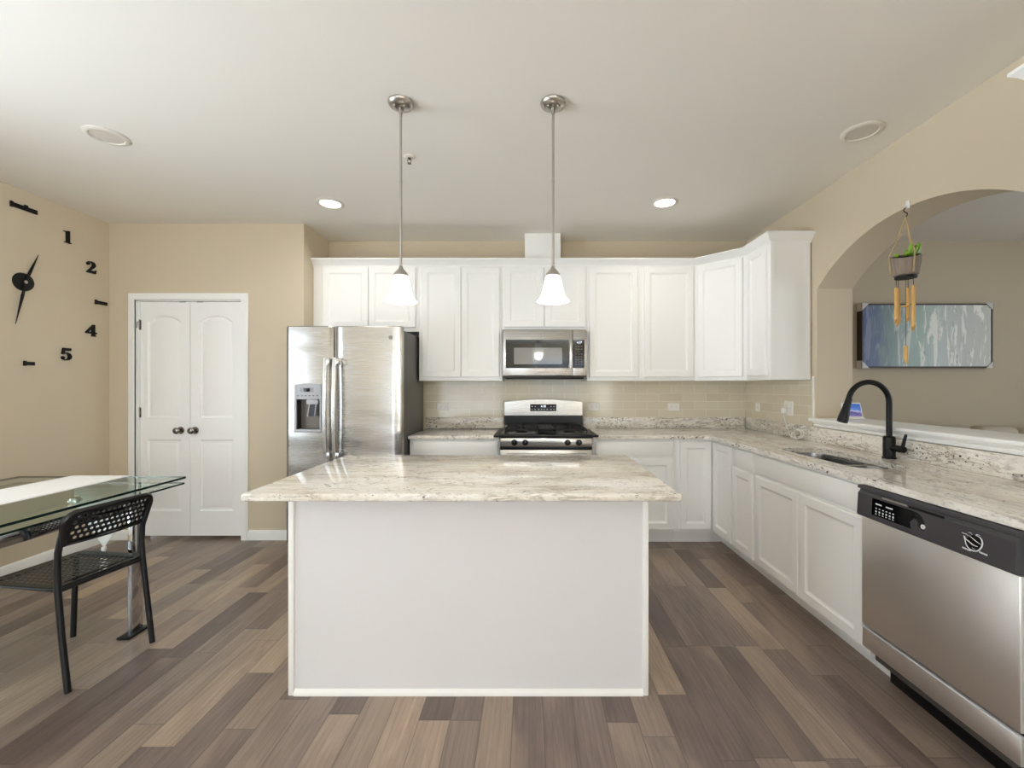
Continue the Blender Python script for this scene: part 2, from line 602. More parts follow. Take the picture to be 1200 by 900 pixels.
def build(name, b, mat, parent=None, loc=None, label=None, cat=None, group=None, kind=None, ang=32, fix=True, local=False, bevel=0):
    bm = b.bm
    off = Vector((0, 0, 0))
    if parent is not None and not local:
        off = OFF[parent.name]
    elif loc is not None:
        off = Vector(loc)
    if off.length:
        bmesh.ops.translate(bm, verts=bm.verts, vec=-off)
    if fix:
        bmesh.ops.recalc_face_normals(bm, faces=bm.faces)
    me = bpy.data.meshes.new(name)
    bm.to_mesh(me)
    bm.free()
    for p in me.polygons:
        p.use_smooth = True
    me.set_sharp_from_angle(angle=math.radians(ang))
    for m in (mat if isinstance(mat, (list, tuple)) else [mat]):
        me.materials.append(m)
    o = bpy.data.objects.new(name, me)
    COL.objects.link(o)
    if parent is not None:
        o.parent = parent
        OFF[o.name] = off
    else:
        o.location = off
        OFF[o.name] = off
    if bevel:
        md = o.modifiers.new('edge', 'BEVEL')
        md.width = bevel
        md.segments = 3
        md.limit_method = 'ANGLE'
        md.angle_limit = math.radians(50)
    return tag(o, label, cat, group, kind)


def rect(u0, u1, v0, v1, d=0.0):
    return [(u0 + d, v0 + d), (u1 - d, v0 + d), (u1 - d, v1 - d), (u0 + d, v1 - d)]


def rrect(u0, u1, v0, v1, r, n=6):
    pts = []
    for cx, cy, a0 in ((u1 - r, v0 + r, -PI / 2), (u1 - r, v1 - r, 0), (u0 + r, v1 - r, PI / 2), (u0 + r, v0 + r, PI)):
        for i in range(n + 1):
            a = a0 + (PI / 2) * i / n
            pts.append((cx + r * math.cos(a), cy + r * math.sin(a)))
    return pts


def circ(u, v, r, n=12, ph=0.0):
    return [(u + r * math.cos(2 * PI * i / n + ph), v + r * math.sin(2 * PI * i / n + ph)) for i in range(n)]


def ffront(y):   # faces -Y (towards the camera): u = x, v = z, h = out
    return lambda u, v, h: Vector((u, y - h, v))


def fright(x):   # faces -X: u = y, v = z, h = out
    return lambda u, v, h: Vector((x - h, u, v))


def fleft(x):    # faces +X
    return lambda u, v, h: Vector((x + h, u, v))


def fup(z):
    return lambda u, v, h: Vector((u, v, z + h))


def flat_text(s, size, fn_matrix, name, mat, parent, depth=0.0006):
    cu = bpy.data.curves.new('txt', 'FONT')
    cu.body = s
    cu.size = size
    cu.extrude = depth
    cu.align_x = 'CENTER'
    cu.align_y = 'CENTER'
    to = bpy.data.objects.new('txt', cu)
    COL.objects.link(to)
    dg = bpy.context.evaluated_depsgraph_get()
    me = bpy.data.meshes.new_from_object(to.evaluated_get(dg))
    bpy.data.objects.remove(to)
    bpy.data.curves.remove(cu)
    b = B()
    b.bm.from_mesh(me)
    bpy.data.meshes.remove(me)
    b.xform(fn_matrix)
    return build(name, b, mat, parent)


FACE_F = Matrix(((1, 0, 0, 0), (0, 0, -1, 0), (0, 1, 0, 0), (0, 0, 0, 1)))      # text facing -Y
FACE_R = Matrix(((0, 0, -1, 0), (-1, 0, 0, 0), (0, 1, 0, 0), (0, 0, 0, 1)))     # text facing -X


# ------------------------------------------------------------------ the room
CEIL = 2.735
LX, RX = -3.631, 2.11
PY, BY = 3.69, 4.147
NX = -1.948
RT = 0.26                       # thickness of the right wall
OX = 6.0                        # far side of the next room
T = 0.12

build('floor', B().box(LX - T, OX + T, REAR - T, BY + T, -0.1, 0), M['floor'], kind='structure')
build('ceiling', B().box(LX - T, OX + T, REAR - T, BY + T, CEIL, CEIL + 0.1), M['ceil'], kind='structure')
lw = [rect(-0.25, 1.75, 0.4, 2.2)]
build('wall_left', B().plate(rect(REAR, PY + T, 0, CEIL), lw, fleft(LX - T), 0, T), M['wall'], kind='structure')
dx0, dx1, dz1 = -3.386, -2.483, 2.068
build('wall_pantry', B().plate([(LX, 0), (dx0, 0), (dx0, dz1), (dx1, dz1), (dx1, 0), (NX, 0), (NX, CEIL), (LX, CEIL)], [], ffront(PY), -T, 0), M['wall'], kind='structure')
build('wall_niche', B().box(NX - T, NX, PY + T, BY, 0, CEIL), M['wall'], kind='structure')
build('wall_back', B().box(NX - T, OX, BY, BY + T, 0, CEIL), [M['wall']], kind='structure')
# right wall with the arched pass-through
AY, AH, ASP, AR = 2.40, 0.726, 2.04, 0.287
SILL = 1.07
Rr = (AH * AH + AR * AR) / (2 * AR)
a0 = math.asin(AH / Rr)
arch = [(AY - AH, SILL), (AY + AH, SILL)]
NA = 40
for i in range(NA + 1):
    a = a0 - 2 * a0 * i / NA
    arch.append((AY + Rr * math.sin(a), ASP + AR - Rr + Rr * math.cos(a)))
build('wall_right', B().plate(rect(REAR, BY, 0, CEIL), [arch, rect(-5.3, -3.1, 0.5, 2.2)], lambda u, v, h: Vector((RX + h, u, v)), 0, RT), M['wall'], kind='structure', ang=25)
rw = [rect(-3.25, -0.95, 0.1, 2.2), rect(0.15, 1.85, 0.8, 2.2)]
build('wall_rear', B().plate(rect(LX - T, OX + T, 0, CEIL), rw, lambda u, v, h: Vector((u, REAR - h, v)), 0, T), M['wall'], kind='structure')
build('wall_next', B().plate(rect(REAR, BY + T, 0, CEIL), [rect(0.2, 2.2, 0.7, 2.3)], lambda u, v, h: Vector((OX + h, u, v)), 0, T), M['wall_next'], kind='structure')
# pantry room behind the doors is closed off
build('wall_closet', B().box(LX, NX - T, PY + 0.42, PY + 0.44, 0, CEIL), M['wall'], kind='structure')


def window(n, u0, u1, z0, z1, fn, nm):
    b = B()
    b.plate(rect(u0 - 0.06, u1 + 0.06, z0 - 0.06, z1 + 0.06), [rect(u0, u1, z0, z1)], fn, 0.0, 0.015)
    b.plate(rect(u0, u1, z0, z1), [rect(u0 + 0.05, (u0 + u1) / 2 - 0.03, z0 + 0.05, z1 - 0.05), rect((u0 + u1) / 2 + 0.03, u1 - 0.05, z0 + 0.05, z1 - 0.05)], fn, -0.05, -0.01)
    build('window_%d' % n, b, M['trim'], kind='structure')


window(1, -3.25, -0.95, 0.1, 2.2, lambda u, v, h: Vector((u, REAR + h, v)), 'r')
window(2, 0.15, 1.85, 0.8, 2.2, lambda u, v, h: Vector((u, REAR + h, v)), 'r')
window(3, -0.25, 1.75, 0.4, 2.2, fleft(LX), 'l')
window(5, -5.3, -3.1, 0.5, 2.2, fright(RX), 'r')  # unseen window added as an opening for the right-hand fill lights
build('wall_partition', B().box(RX + RT, OX, -0.12, 0.0, 0, CEIL), M['wall_next'], kind='structure')
window(4, 0.2, 2.2, 0.7, 2.3, fright(OX), 'o')


# door casing (mitred frame with a stepped profile)
def casing(x0, x1, z1, w, y):
    b = B()
    for inset, hh in ((0.0, 0.014), (0.012, 0.018)):
        o = [(x0 + inset, 0), (x0 + w - 0.006, 0), (x0 + w - 0.006, z1 - w + 0.006), (x1 - w + 0.006, z1 - w + 0.006), (x1 - w + 0.006, 0), (x1 - inset, 0), (x1 - inset, z1 - inset), (x0 + inset, z1 - inset)]
        b.plate(o, [], ffront(y), 0, hh)
    b.box(x0 + w - 0.008, x0 + w + 0.0125, y - 0.004, y + T, 0, z1 - w)
    b.box(x1 - w - 0.0035, x1 - w + 0.008, y - 0.004, y + T, 0, z1 - w)
    b.box(x0 + w, x1 - w, y - 0.004, y + T, z1 - w - 0.0055, z1 - w + 0.008)
    return b


build('trim_1', casing(-3.454, -2.424, 2.13, 0.062, PY), M['trim'], kind='structure')


def arch_panel(x0, x1, z0, zs, rise, d, n=14):
    w = (x1 - x0) / 2
    pts = [(x0 + d, z0 + d), (x1 - d, z0 + d)]
    if rise <= 0:
        return pts + [(x1 - d, zs - d)] + [(x0 + d, zs - d)]
    R = (w * w + rise * rise) / (2 * rise)
    cz = zs + rise - R
    r2 = R - d
    cx = (x0 + x1) / 2
    a = math.asin(min(1, (w - d) / r2))
    for i in range(n + 1):
        t = a - 2 * a * i / n
        pts.append((cx + r2 * math.sin(t), cz + r2 * math.cos(t)))
    return pts


def moulded_leaf(n, x0, x1, z0, z1, panels, knob_x, hinge_x, hinge_zs, latch_x):
    y = PY + 0.018
    b = B()
    fn = ffront(y)
    outs = [arch_panel(*p, 0.0) for p in panels]
    # front skin with panel openings, then the sides and back
    b.plate(rect(x0, x1, z0, z1), outs, fn, -0.014, 0.0)
    b.box(x0, x1, y + 0.014, y + 0.036, z0, z1)
    for p in panels:
        b.rings([(arch_panel(*p, 0.0), 0.0), (arch_panel(*p, 0.006), -0.008), (arch_panel(*p, 0.010), -0.0115), (arch_panel(*p, 0.016), -0.0120), (arch_panel(*p, 0.036), -0.0035), (arch_panel(*p, 0.040), -0.0025)], fn)
    o = build('door_%d' % n, b, M['door'], kind='structure', fix=True)
    k = B()
    zk = 0.945
    k.lathe([(0.0, 0.0), (0.031, 0.0), (0.031, 0.004), (0.026, 0.009), (0.012, 0.012), (0.011, 0.03), (0.018, 0.037), (0.0275, 0.046), (0.028, 0.054), (0.022, 0.062), (0.010, 0.066), (0.0, 0.0665)], (knob_x, y, zk), 28, axis='-y')
    build('door_knob', k, M['knob'], o)
    for hz in hinge_zs:
        h = B()
        h.cyl((hinge_x, y - 0.008, hz - 0.044), (hinge_x, y - 0.008, hz + 0.044), 0.0065, n=12)
        h.cyl((hinge_x, y - 0.008, hz + 0.044), (hinge_x, y - 0.008, hz + 0.050), 0.0045, 0.002, n=12)
        h.box(hinge_x - 0.012, hinge_x + 0.012, y - 0.004, y - 0.001, hz - 0.042, hz + 0.042)
        if n == 1 and hz > 1.7:     # the top left hinge carries a door stop arm
            h.tube([(hinge_x, y - 0.010, hz + 0.046), (hinge_x - 0.035, y - 0.020, hz + 0.046), (hinge_x - 0.055, y - 0.024, hz + 0.042)], 0.004, 8)
            h.tube([(hinge_x, y - 0.010, hz + 0.03), (hinge_x + 0.004, y - 0.03, hz + 0.02), (hinge_x + 0.004, y - 0.035, hz - 0.03)], 0.004, 8)
        build('hinge', h, M['knob'], o)
    l = B().box(latch_x - 0.026, latch_x + 0.026, y - 0.004, y + 0.01, z1 - 0.002, z1 + 0.006, 0.002)
    build('ball_catch', l, M['dark'], o)
    return o


LZ0, LZ1 = 0.029, 2.059
pl, pr = (-3.318, -3.025), (-2.862, -2.572)
moulded_leaf(1, -3.377, -2.9465, LZ0, LZ1, [(pl[0], pl[1], 1.052, 1.886, 0.055), (pl[0], pl[1], 0.243, 0.862, 0)], -3.026, -3.381, (1.86, 1.10, 0.36), -3.01)
moulded_leaf(2, -2.9425, -2.492, LZ0, LZ1, [(pr[0], pr[1], 1.052, 1.886, 0.055), (pr[0], pr[1], 0.243, 0.862, 0)], -2.901, -2.488, (1.86, 1.10, 0.36), -2.86)


def baseboard(name, segs):
    b = B()
    prof = [(0.0, 0.0), (0.014, 0.0), (0.014, 0.066), (0.010, 0.076), (0.006, 0.084), (0.0, 0.086)]
    for fn, u0, u1 in segs:
        b.loft([[fn(u, h, o) for o, h in prof] for u in (u0, u1)])
    build(name, b, M['trim'], kind='structure')


baseboard('baseboard_left', [(fleft(LX), REAR, PY)])
baseboard('baseboard_pantry', [(ffront(PY), -2.424, NX + 0.014), (ffront(PY), LX + 0.014, -3.454)])
baseboard('baseboard_niche', [(fleft(NX), PY - 0.014, BY)])

# wall sill of the pass-through, with its horns and apron moulding
b = B()
b.box(RX - 0.045, RX + RT + 0.045, AY - AH - 0.05, AY + AH + 0.035, SILL, SILL + 0.024, 0.006, 3)
apro = [(0.0, 0.0), (0.018, 0.006), (0.018, 0.014), (0.010, 0.022), (0.026, 0.034), (0.026, 0.042), (0.0, 0.042)]
b.loft([[Vector((RX - o, u, SILL - 0.042 + h)) for o, h in apro] for u in (AY - AH - 0.03, AY + AH + 0.015)])
build('trim_2', b, M['trim'], kind='structure')

# tiled splash
CT = 0.92
GT = 1.028
TT = 0.008
build('wall_tile', B().box(-1.0, 0.521, BY - TT, BY, CT, 1.40).box(0.521, RX, BY - TT, BY, GT, 1.40), M['tile_x'], kind='structure')
build('wall_tile.001', B().box(RX - TT, RX, 3.165, BY - TT, GT, 1.40), M['tile_y'], kind='structure')
build('trim_3', B().box(RX - 0.011, RX, 3.150, 3.165, GT + 0.03, 1.40, 0.003), M['trim'], kind='structure')


# ------------------------------------------------------------------ cabinets
def shaker(u0, u1, v0, v1, fn, fr=0.052, th=0.02):
    rr = [(rect(u0, u1, v0, v1), 0.0), (rect(u0, u1, v0, v1), th - 0.005), (rect(u0, u1, v0, v1, 0.005), th),
          (rect(u0, u1, v0, v1, fr), th), (rect(u0, u1, v0, v1, fr + 0.004), th - 0.003), (rect(u0, u1, v0, v1, fr + 0.016), th - 0.0095), (rect(u0, u1, v0, v1, fr + 0.02), th - 0.0095)]
    return B().rings(rr, fn, True, cap_first=True)


def slab(u0, u1, v0, v1, fn, th=0.02):
    rr = [(rect(u0, u1, v0, v1), 0.0), (rect(u0, u1, v0, v1), th - 0.008), (rect(u0, u1, v0, v1, 0.004), th - 0.004), (rect(u0, u1, v0, v1, 0.012), th - 0.002), (rect(u0, u1, v0, v1, 0.016), th)]
    return B().rings(rr, fn, True, cap_first=True)


def carcass_box(b, x0, x1, y0, y1, z0, z1, t=0.016, top=True):
    b.box(x0, x0 + t, y0, y1, z0, z1)
    b.box(x1 - t, x1, y0, y1, z0, z1)
    b.box(x0 + t, x1 - t, y0, y1, z0, z0 + t)
    if top:
        b.box(x0 + t, x1 - t, y0, y1, z1 - t, z1)
    return b


UY, UZ1 = 3.847, 2.41
G = 0.0008


def upper(x0, x1, z0, doors, label, dz0, dz1=2.398):
    t = empty('wall_cabinet', ((x0 + x1) / 2, BY - 0.15, z0), label, 'cabinet', 'white wall cabinets')
    b = carcass_box(B(), x0 + G, x1 - G, UY, BY - TT - 0.001, z0, UZ1)
    b.box(x0 + G + .016, x1 - G - .016, UY, UY + 0.018, z0 + .016, UZ1 - .016)
    b.box(x0 + G + .016, x1 - G - .016, BY - 0.03, BY - TT - 0.001, z0 + .016, UZ1 - .016)
    build('body', b, M['cab'], t)
    for a, c in doors:
        build('door', shaker(a, c, dz0, dz1, ffront(UY - G)), M['cab'], t)
    return t


upper(-1.945, -0.991, 1.82, [(-1.856, -1.446), (-1.438, -1.020)], 'short white two-door wall cabinet above the fridge', 1.855)
upper(-0.991, -0.241, 1.377, [(-0.964, -0.614), (-0.608, -0.266)], 'tall white two-door wall cabinet between the fridge and the microwave', 1.409)
upper(-0.241, 0.521, 1.835, [(-0.222, 0.132), (0.140, 0.503)], 'short white two-door wall cabinet directly above the microwave', 1.858)
upper(0.521, 1.493, 1.377, [(0.541, 0.978), (1.033, 1.477)], 'tall wide two-door wall cabinet on the back wall, right of the microwave', 1.409)
# corner cabinet, angled
cx0, cx1 = 1.4935, 1.805
cy1, cy0 = UY, 3.535
t = empty('corner_wall_cabinet', (1.85, 3.9, 1.377), 'angled one-door white corner wall cabinet', 'cabinet', 'white wall cabinets')
pent = [(cx0, BY - TT - .001), (cx0, cy1), (cx1, cy0), (RX - TT - .001, cy0), (RX - TT - .001, BY - TT - .001)]
build('body', B().plate(pent, [], fup(0), 1.377, UZ1), M['cab'], t)
dv = Vector((cx1 - cx0, cy0 - cy1, 0))
DL = dv.length
dv.normalize()
dn = Vector((dv.y, -dv.x, 0))
if dn.y > 0:
    dn = -dn
fdiag = lambda u, v, h: Vector((cx0, cy1, 0)) + dv * u + dn * (h + G) + Vector((0, 0, v))
build('door', shaker(0.03, DL - 0.03, 1.409, 2.398, fdiag), M['cab'], t)
# side wall cabinet ending the run
t = empty('wall_cabinet', (1.95, 3.36, 1.377), 'narrow white wall cabinet on the right wall with its tall side panel beside the arch', 'cabinet', 'white wall cabinets')
b = B().box(cx1, RX - TT - .001, 3.19, cy0 - G, 1.377, UZ1)
build('body', b, M['cab'], t)
build('door', shaker(3.225, 3.495, 1.409, 2.398, fright(cx1 - G)), M['cab'], t)
b = B()
b.plate(rect(cx1 + 0.001, RX - TT - 0.002, 1.378, UZ1), [rect(cx1 + 0.03, RX - 0.036, 1.39, UZ1 - 0.02)], ffront(3.19 - G), 0, 0.004)
build('end_panel_frame', b, M['cab'], t)
# wall cabinet on the near side of the arch (only its crown shows)
t = empty('wall_cabinet', (1.95, 1.25, 1.377), 'white wall cabinet on the near side of the arch, only its crown showing', 'cabinet', 'white wall cabinets')
build('body', B().box(cx1, RX - 0.001, 0.95, 1.51, 1.377, UZ1), M['cab'], t)
build('door', shaker(0.98, 1.48, 1.409, 2.398, fright(cx1 - G)), M['cab'], t)

CROWN = [(0.0, 0.0), (0.006, 0.0), (0.006, 0.010), (0.014, 0.016), (0.022, 0.024), (0.034, 0.040), (0.046, 0.052), (0.052, 0.056), (0.052, 0.068), (0.0, 0.068)]


def sweep(path, prof, z0, ends=True):
    """profile swept along a flat path; the outside lies to the right of the walking direction"""
    n = len(path)
    P = [Vector((p[0], p[1], 0)) for p in path]
    rings = []
    for i in range(n):
        nr = []
        for a, c in ((i - 1, i), (i, i + 1)):
            if 0 <= a and c < n:
                d = (P[c] - P[a]).normalized()
                nr.append(Vector((d.y, -d.x, 0)))
        if len(nr) == 2:
            m = (nr[0] + nr[1]).normalized()
            m = m / m.dot(nr[0])
        else:
            m = nr[0]
        rings.append([P[i] + m * o + Vector((0, 0, z0 + h)) for o, h in prof])
    return B().loft(rings)


crn = sweep([(-1.945, UY - G), (cx0, UY - G), (cx1 - G, cy0), (cx1 - G, 3.188), (RX - 0.002, 3.188)], CROWN, UZ1 - 0.008)
build('crown_molding', crn, M['cab'], loc=(0, UY, UZ1), label='white crown moulding running along the tops of the wall cabinets round the corner', cat='moulding')
crn = sweep([(RX - 0.002, 1.512), (cx1 - G, 1.512), (cx1 - G, 0.95)], CROWN, UZ1 - 0.008)
build('crown_molding', crn, M['cab'], loc=(1.8, 1.3, UZ1), label='short white crown moulding at the upper right edge, near side of the arch', cat='moulding')

# duct chase above the microwave cabinet
t = empty('duct_cover', (0.126, 4.03, UZ1), 'white boxed duct cover standing on the cabinet above the microwave up to the ceiling', 'duct cover')
b = B().box(-0.039, 0.29, 3.917, BY - 0.001, UZ1 + 0.001, CEIL - 0.001, 0.003)
build('box', b, M['cab'], t)
build('seam_strip', B().box(0.062, 0.066, 3.9155, 3.917, UZ1 + 0.062, CEIL - 0.002), M['trim'], t)

# base cabinets
FY = 3.56
FX = 1.54
BZ0, BZ1 = 0.115, CT - 0.031
TK = 0.085
TKR = 0.105


def base_front(x0, x1, drawers, doors, label):
    t = empty('base_cabinet', ((x0 + x1) / 2, 3.85, 0), label, 'cabinet', 'white base cabinets')
    b = carcass_box(B(), x0 + G, x1 - G, FY, BY - .001, BZ0, BZ1 - .001, top=False)
    b.box(x0 + G + .016, x1 - G - .016, FY, FY + 0.018, BZ0 + .016, BZ1 - .001)
    build('body', b, M['cab'], t)
    build('toe_kick', B().box(x0 + G, x1 - G, FY + TK, FY + TK + 0.015, 0.0005, BZ0), M['cab'], t)
    for a, c in drawers:
        build('drawer', slab(a, c, 0.742, 0.868, ffront(FY - G)), M['cab'], t)
    for a, c in doors:
        build('door', shaker(a, c, 0.138, 0.726, ffront(FY - G)), M['cab'], t)
    return t


base_front(-0.995, -0.245, [(-0.965, -0.262)], [(-0.965, -0.622), (-0.614, -0.262)], 'white base cabinet with a drawer between the fridge and the stove')
base_front(0.527, 1.225, [(0.552, 1.197)], [(0.552, 0.870), (0.878, 1.197)], 'white base cabinet with a wide drawer on the back wall, right of the stove')
# corner unit
t = empty('corner_base_cabinet', (1.8, 3.8, 0), 'white corner base cabinet with two tall doors meeting in the inner corner', 'cabinet', 'white base cabinets')
CYE = 3.215
pts = [(1.2258, FY), (FX, FY), (FX, CYE + G), (RX - .001, CYE + G), (RX - .001, BY - .001), (1.2258, BY - .001)]
build('body', B().plate(pts, [], fup(0), BZ0, BZ1 - .001), M['cab'], t)
pk = [(1.2258, FY + TK), (FX + TKR, FY + TK), (FX + TKR, CYE + G), (FX + TKR + .015, CYE + G), (FX + TKR + .015, FY + TK + .015), (1.2258, FY + TK + .015)]
build('toe_kick', B().plate(pk, [], fup(0), 0.0005, BZ0), M['cab'], t)
build('door', shaker(1.253, 1.514, 0.138, 0.868, ffront(FY - G)), M['cab'], t)
build('door', shaker(CYE + .012, FY - .024, 0.138, 0.868, fright(FX - G)), M['cab'], t)


def base_side(y0, y1, drawers, doors, label):
    t = empty('base_cabinet', (1.83, (y0 + y1) / 2, 0), label, 'cabinet', 'white base cabinets')
    b = B()
    k = 0.016
    b.box(FX, RX - .001, y0 + G, y0 + k, BZ0, BZ1 - .001)
    b.box(FX, RX - .001, y1 - k, y1 - G, BZ0, BZ1 - .001)
    b.box(FX, RX - .001, y0 + k, y1 - k, BZ0, BZ0 + k)
    b.box(FX, FX + 0.018, y0 + k, y1 - k, BZ0 + k, BZ1 - .001)
    build('body', b, M['cab'], t)
    build('toe_kick', B().box(FX + TKR, FX + TKR + .015, y0 + G, y1 - G, 0.0005, BZ0), M['cab'], t)
    for a, c in drawers:
        build('drawer', slab(a, c, 0.742, 0.868, fright(FX - G)), M['cab'], t)
    for a, c in doors:
        build('door', shaker(a, c, 0.138, 0.726, fright(FX - G)), M['cab'], t)
    return t


base_side(2.89, CYE, [(2.908, 3.200)], [(2.908, 3.200)], 'narrow white base cabinet with a small drawer, next to the corner unit')
tsink = base_side(1.925, 2.89, [(1.945, 2.872)], [(1.945, 2.406), (2.414, 2.872)], 'wide two-door white base cabinet under the sink')
base_side(0.62, 1.285, [(0.64, 1.262)], [(0.64, 0.945), (0.955, 1.262)], 'white base cabinet at the near end of the right run, beyond the dishwasher')

# ------------------------------------------------------------------ worktops
CB = CT - 0.03
wt = empty('worktop', (1.6, 3.2, CB), 'pale granite L-shaped worktop running from the stove round the corner past the sink', 'worktop')
SX0, SX1, SY0, SY1 = 1.625, 1.915, 2.10, 2.81
poly = [(0.527, 3.515), (1.44, 3.515), (1.475, 3.502), (1.488, 3.470), (1.495, 3.42), (1.495, 0.58), (RX - 0.001, 0.58), (RX - 0.001, BY - 0.001), (0.527, BY - 0.001)]
# split along the corner so the streaks follow each run
pA = [(0.527, 3.515), (1.44, 3.515), (RX - 0.001, BY - 0.001), (0.527, BY - 0.001)]
build('back_slab', B().plate(pA, [], fup(0), CB, CT), M['gran_b'], wt, bevel=0.004)
pB = [(1.44, 3.515), (1.475, 3.502), (1.488, 3.470), (1.495, 3.42), (1.495, 0.58), (RX - 0.001, 0.58), (RX - 0.001, BY - 0.001)]
sink_hole = rrect(SX0, SX1, SY0, SY1, 0.09, 8)
build('sink_slab', B().plate(pB, [sink_hole], fup(0), CB, CT), M['gran_y'], wt)
build('upstand', B().box(0.527, RX - 0.022, BY - 0.020, BY - .0005, CT + .0005, GT, 0.003), M['gran_b'], wt)
build('upstand', B().box(RX - 0.020, RX - .0005, 0.58, BY - .021, CT + .0005, GT, 0.003), M['gran_y'], wt)
wl = empty('worktop', (-0.62, 3.8, CB), 'short pale granite worktop between the fridge and the stove', 'worktop')
build('slab', B().box(-0.998, -0.245, 3.515, BY - .001, CB, CT, 0.004, 3), M['gran_b'], wl)
build('upstand', B().box(-0.998, -0.245, BY - 0.020, BY - .0005, CT + .0005, GT, 0.003), M['gran_b'], wl)

# sink
sk = empty('kitchen_sink', (1.77, 2.45, CB), 'undermounted stainless steel double-bowl sink in the granite worktop', 'sink')


def bowl(y0, y1, depth, name):
    b = B()
    x0, x1 = SX0 + 0.006, SX1 - 0.006
    prof = [(-0.012, -0.0005), (0.0, -0.0005), (0.003, -0.03), (0.006, -depth + 0.04), (0.02, -depth + 0.012), (0.05, -depth), (0.11, -depth - 0.004)]
    rr = []
    for d, h in prof:
        r = max(0.03, 0.07 - d * 0.3) if d < 0.05 else max(0.006, 0.05 - d * 0.2)
        rr.append((rrect(x0 + d, x1 - d, y0 + d * 1.0, y1 - d * 1.0, r, 6), h))
    b.rings(rr, fup(CB), True)
    cx, cy = (x0 + x1) / 2, (y0 + y1) / 2
    o = build(name, b, M['sink'], sk, fix=False)
    d = B().lathe([(0.0, 0.003), (0.02, 0.003), (0.034, 0.004), (0.04, 0.001)], (cx, cy, CB - depth - 0.003), 24)
    build('drain', d, M['nickel'], o)
    return o


bowl(2.374, SY1 - 0.006, 0.19, 'bowl')
bowl(SY0 + 0.006, 2.350, 0.17, 'bowl')
build('divider', B().box(SX0 + 0.01, SX1 - 0.01, 2.352, 2.372, CB - 0.05, CB - 0.004, 0.005), M['sink'], sk)

# faucet
fx, fy = 2.03, 2.405
fc = empty('kitchen_faucet', (fx, fy, CT), 'matte black gooseneck faucet standing behind the sink', 'faucet')
b = B().lathe([(0.0, 0.0005), (0.034, 0.0005), (0.034, 0.006), (0.029, 0.010), (0.029, 0.118), (0.026, 0.124), (0.017, 0.128), (0.0, 0.128)], (fx, fy, CT), 28)
build('faucet_body', b, M['blackmat'], fc)
pts = [(fx, fy, CT + 0.12), (fx, fy, CT + 0.30)]
rad = 0.115
zc = CT + 0.315
for i in range(0, 21):
    a = PI * i / 20 * 0.97
    pts.append((fx - rad + rad * math.cos(a), fy, zc + rad * math.sin(a)))
build('gooseneck', B().tube(pts, 0.0145, 16), M['blackmat'], fc)
e = Vector(pts[-1])
d = Vector((-0.30, 0, -1)).normalized()
b = B().tube([e - d * 0.012, e + d * 0.02, e + d * 0.055, e + d * 0.10, e + d * 0.125], [0.0165, 0.0175, 0.0205, 0.0265, 0.0265], 20)
b.cyl(e + d * 0.125, e + d * 0.128, 0.021, n=20)
build('spray_head', b, M['blackmat'], fc)
b = B().cyl((fx, fy - 0.025, CT + 0.062), (fx, fy - 0.095, CT + 0.062), 0.0175, n=24)
b.cyl((fx, fy - 0.066, CT + 0.062), (fx, fy - 0.069, CT + 0.062), 0.019, n=24)
b.tube([(fx, fy - 0.084, CT + 0.062), (fx + 0.003, fy - 0.090, CT + 0.10), (fx + 0.008, fy - 0.098, CT + 0.145)], [0.009, 0.0085, 0.0065], 12)
build('lever_handle', b, M['blackmat'], fc)

# ------------------------------------------------------------------ island
IX0, IX1, IY0, IY1 = -1.032, 0.512, 1.83, 2.44
isl = empty('kitchen_island', (-0.26, 2.13, 0), 'plain white kitchen island base under the big granite slab', 'kitchen island')
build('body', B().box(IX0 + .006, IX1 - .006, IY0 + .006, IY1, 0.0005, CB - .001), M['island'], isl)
for x0, x1 in ((IX0, IX0 + 0.024), (IX1 - 0.024, IX1)):
    build('corner_trim', B().box(x0, x1, IY0 - 0.004, IY0 + 0.030, 0.0005, CB - .0012, 0.003), M['cab'], isl)
b = B().loft([[Vector((u, IY0 + 0.0055 - o, h)) for o, h in ((0, 0.0006), (0.012, 0.0006), (0.012, 0.010), (0.008, 0.018), (0.003, 0.024), (0.0, 0.026))] for u in (IX0 + 0.0242, IX1 - 0.0242)])
build('base_molding', b, M['cab'], isl)
b = B().box(-1.088, 0.577, 1.607, 2.53, CB, CT, 0.008, 4)
build('island_top', b, M['gran_x'], loc=(-0.26, 2.07, CB), label='long pale granite slab with brown streaks lying on the kitchen island', cat='worktop')

# ------------------------------------------------------------------ refrigerator
fr = empty('refrigerator', (-1.46, 3.72, 0), 'stainless steel side-by-side fridge with a water dispenser in its narrow door', 'fridge')
RX0, RX1, RY = -1.919, -1.005, 3.36
b = B().box(RX0 + .012, RX1 - .003, RY + 0.075, 4.07, 0.03, 1.775, 0.004)
build('body', b, M['dark'], fr)
for x in (RX0 + 0.08, RX1 - 0.08):
    for y in (RY + 0.14, 3.98):
        build('foot', B().cyl((x, y, 0.0005), (x, y, 0.035), 0.022, n=16), M['black'], fr)
b = B().box(RX0 + 0.03, RX1 - 0.03, RY + 0.08, RY + 0.10, 0.006, 0.075, 0.003)
build('grille', b, M['black'], fr)


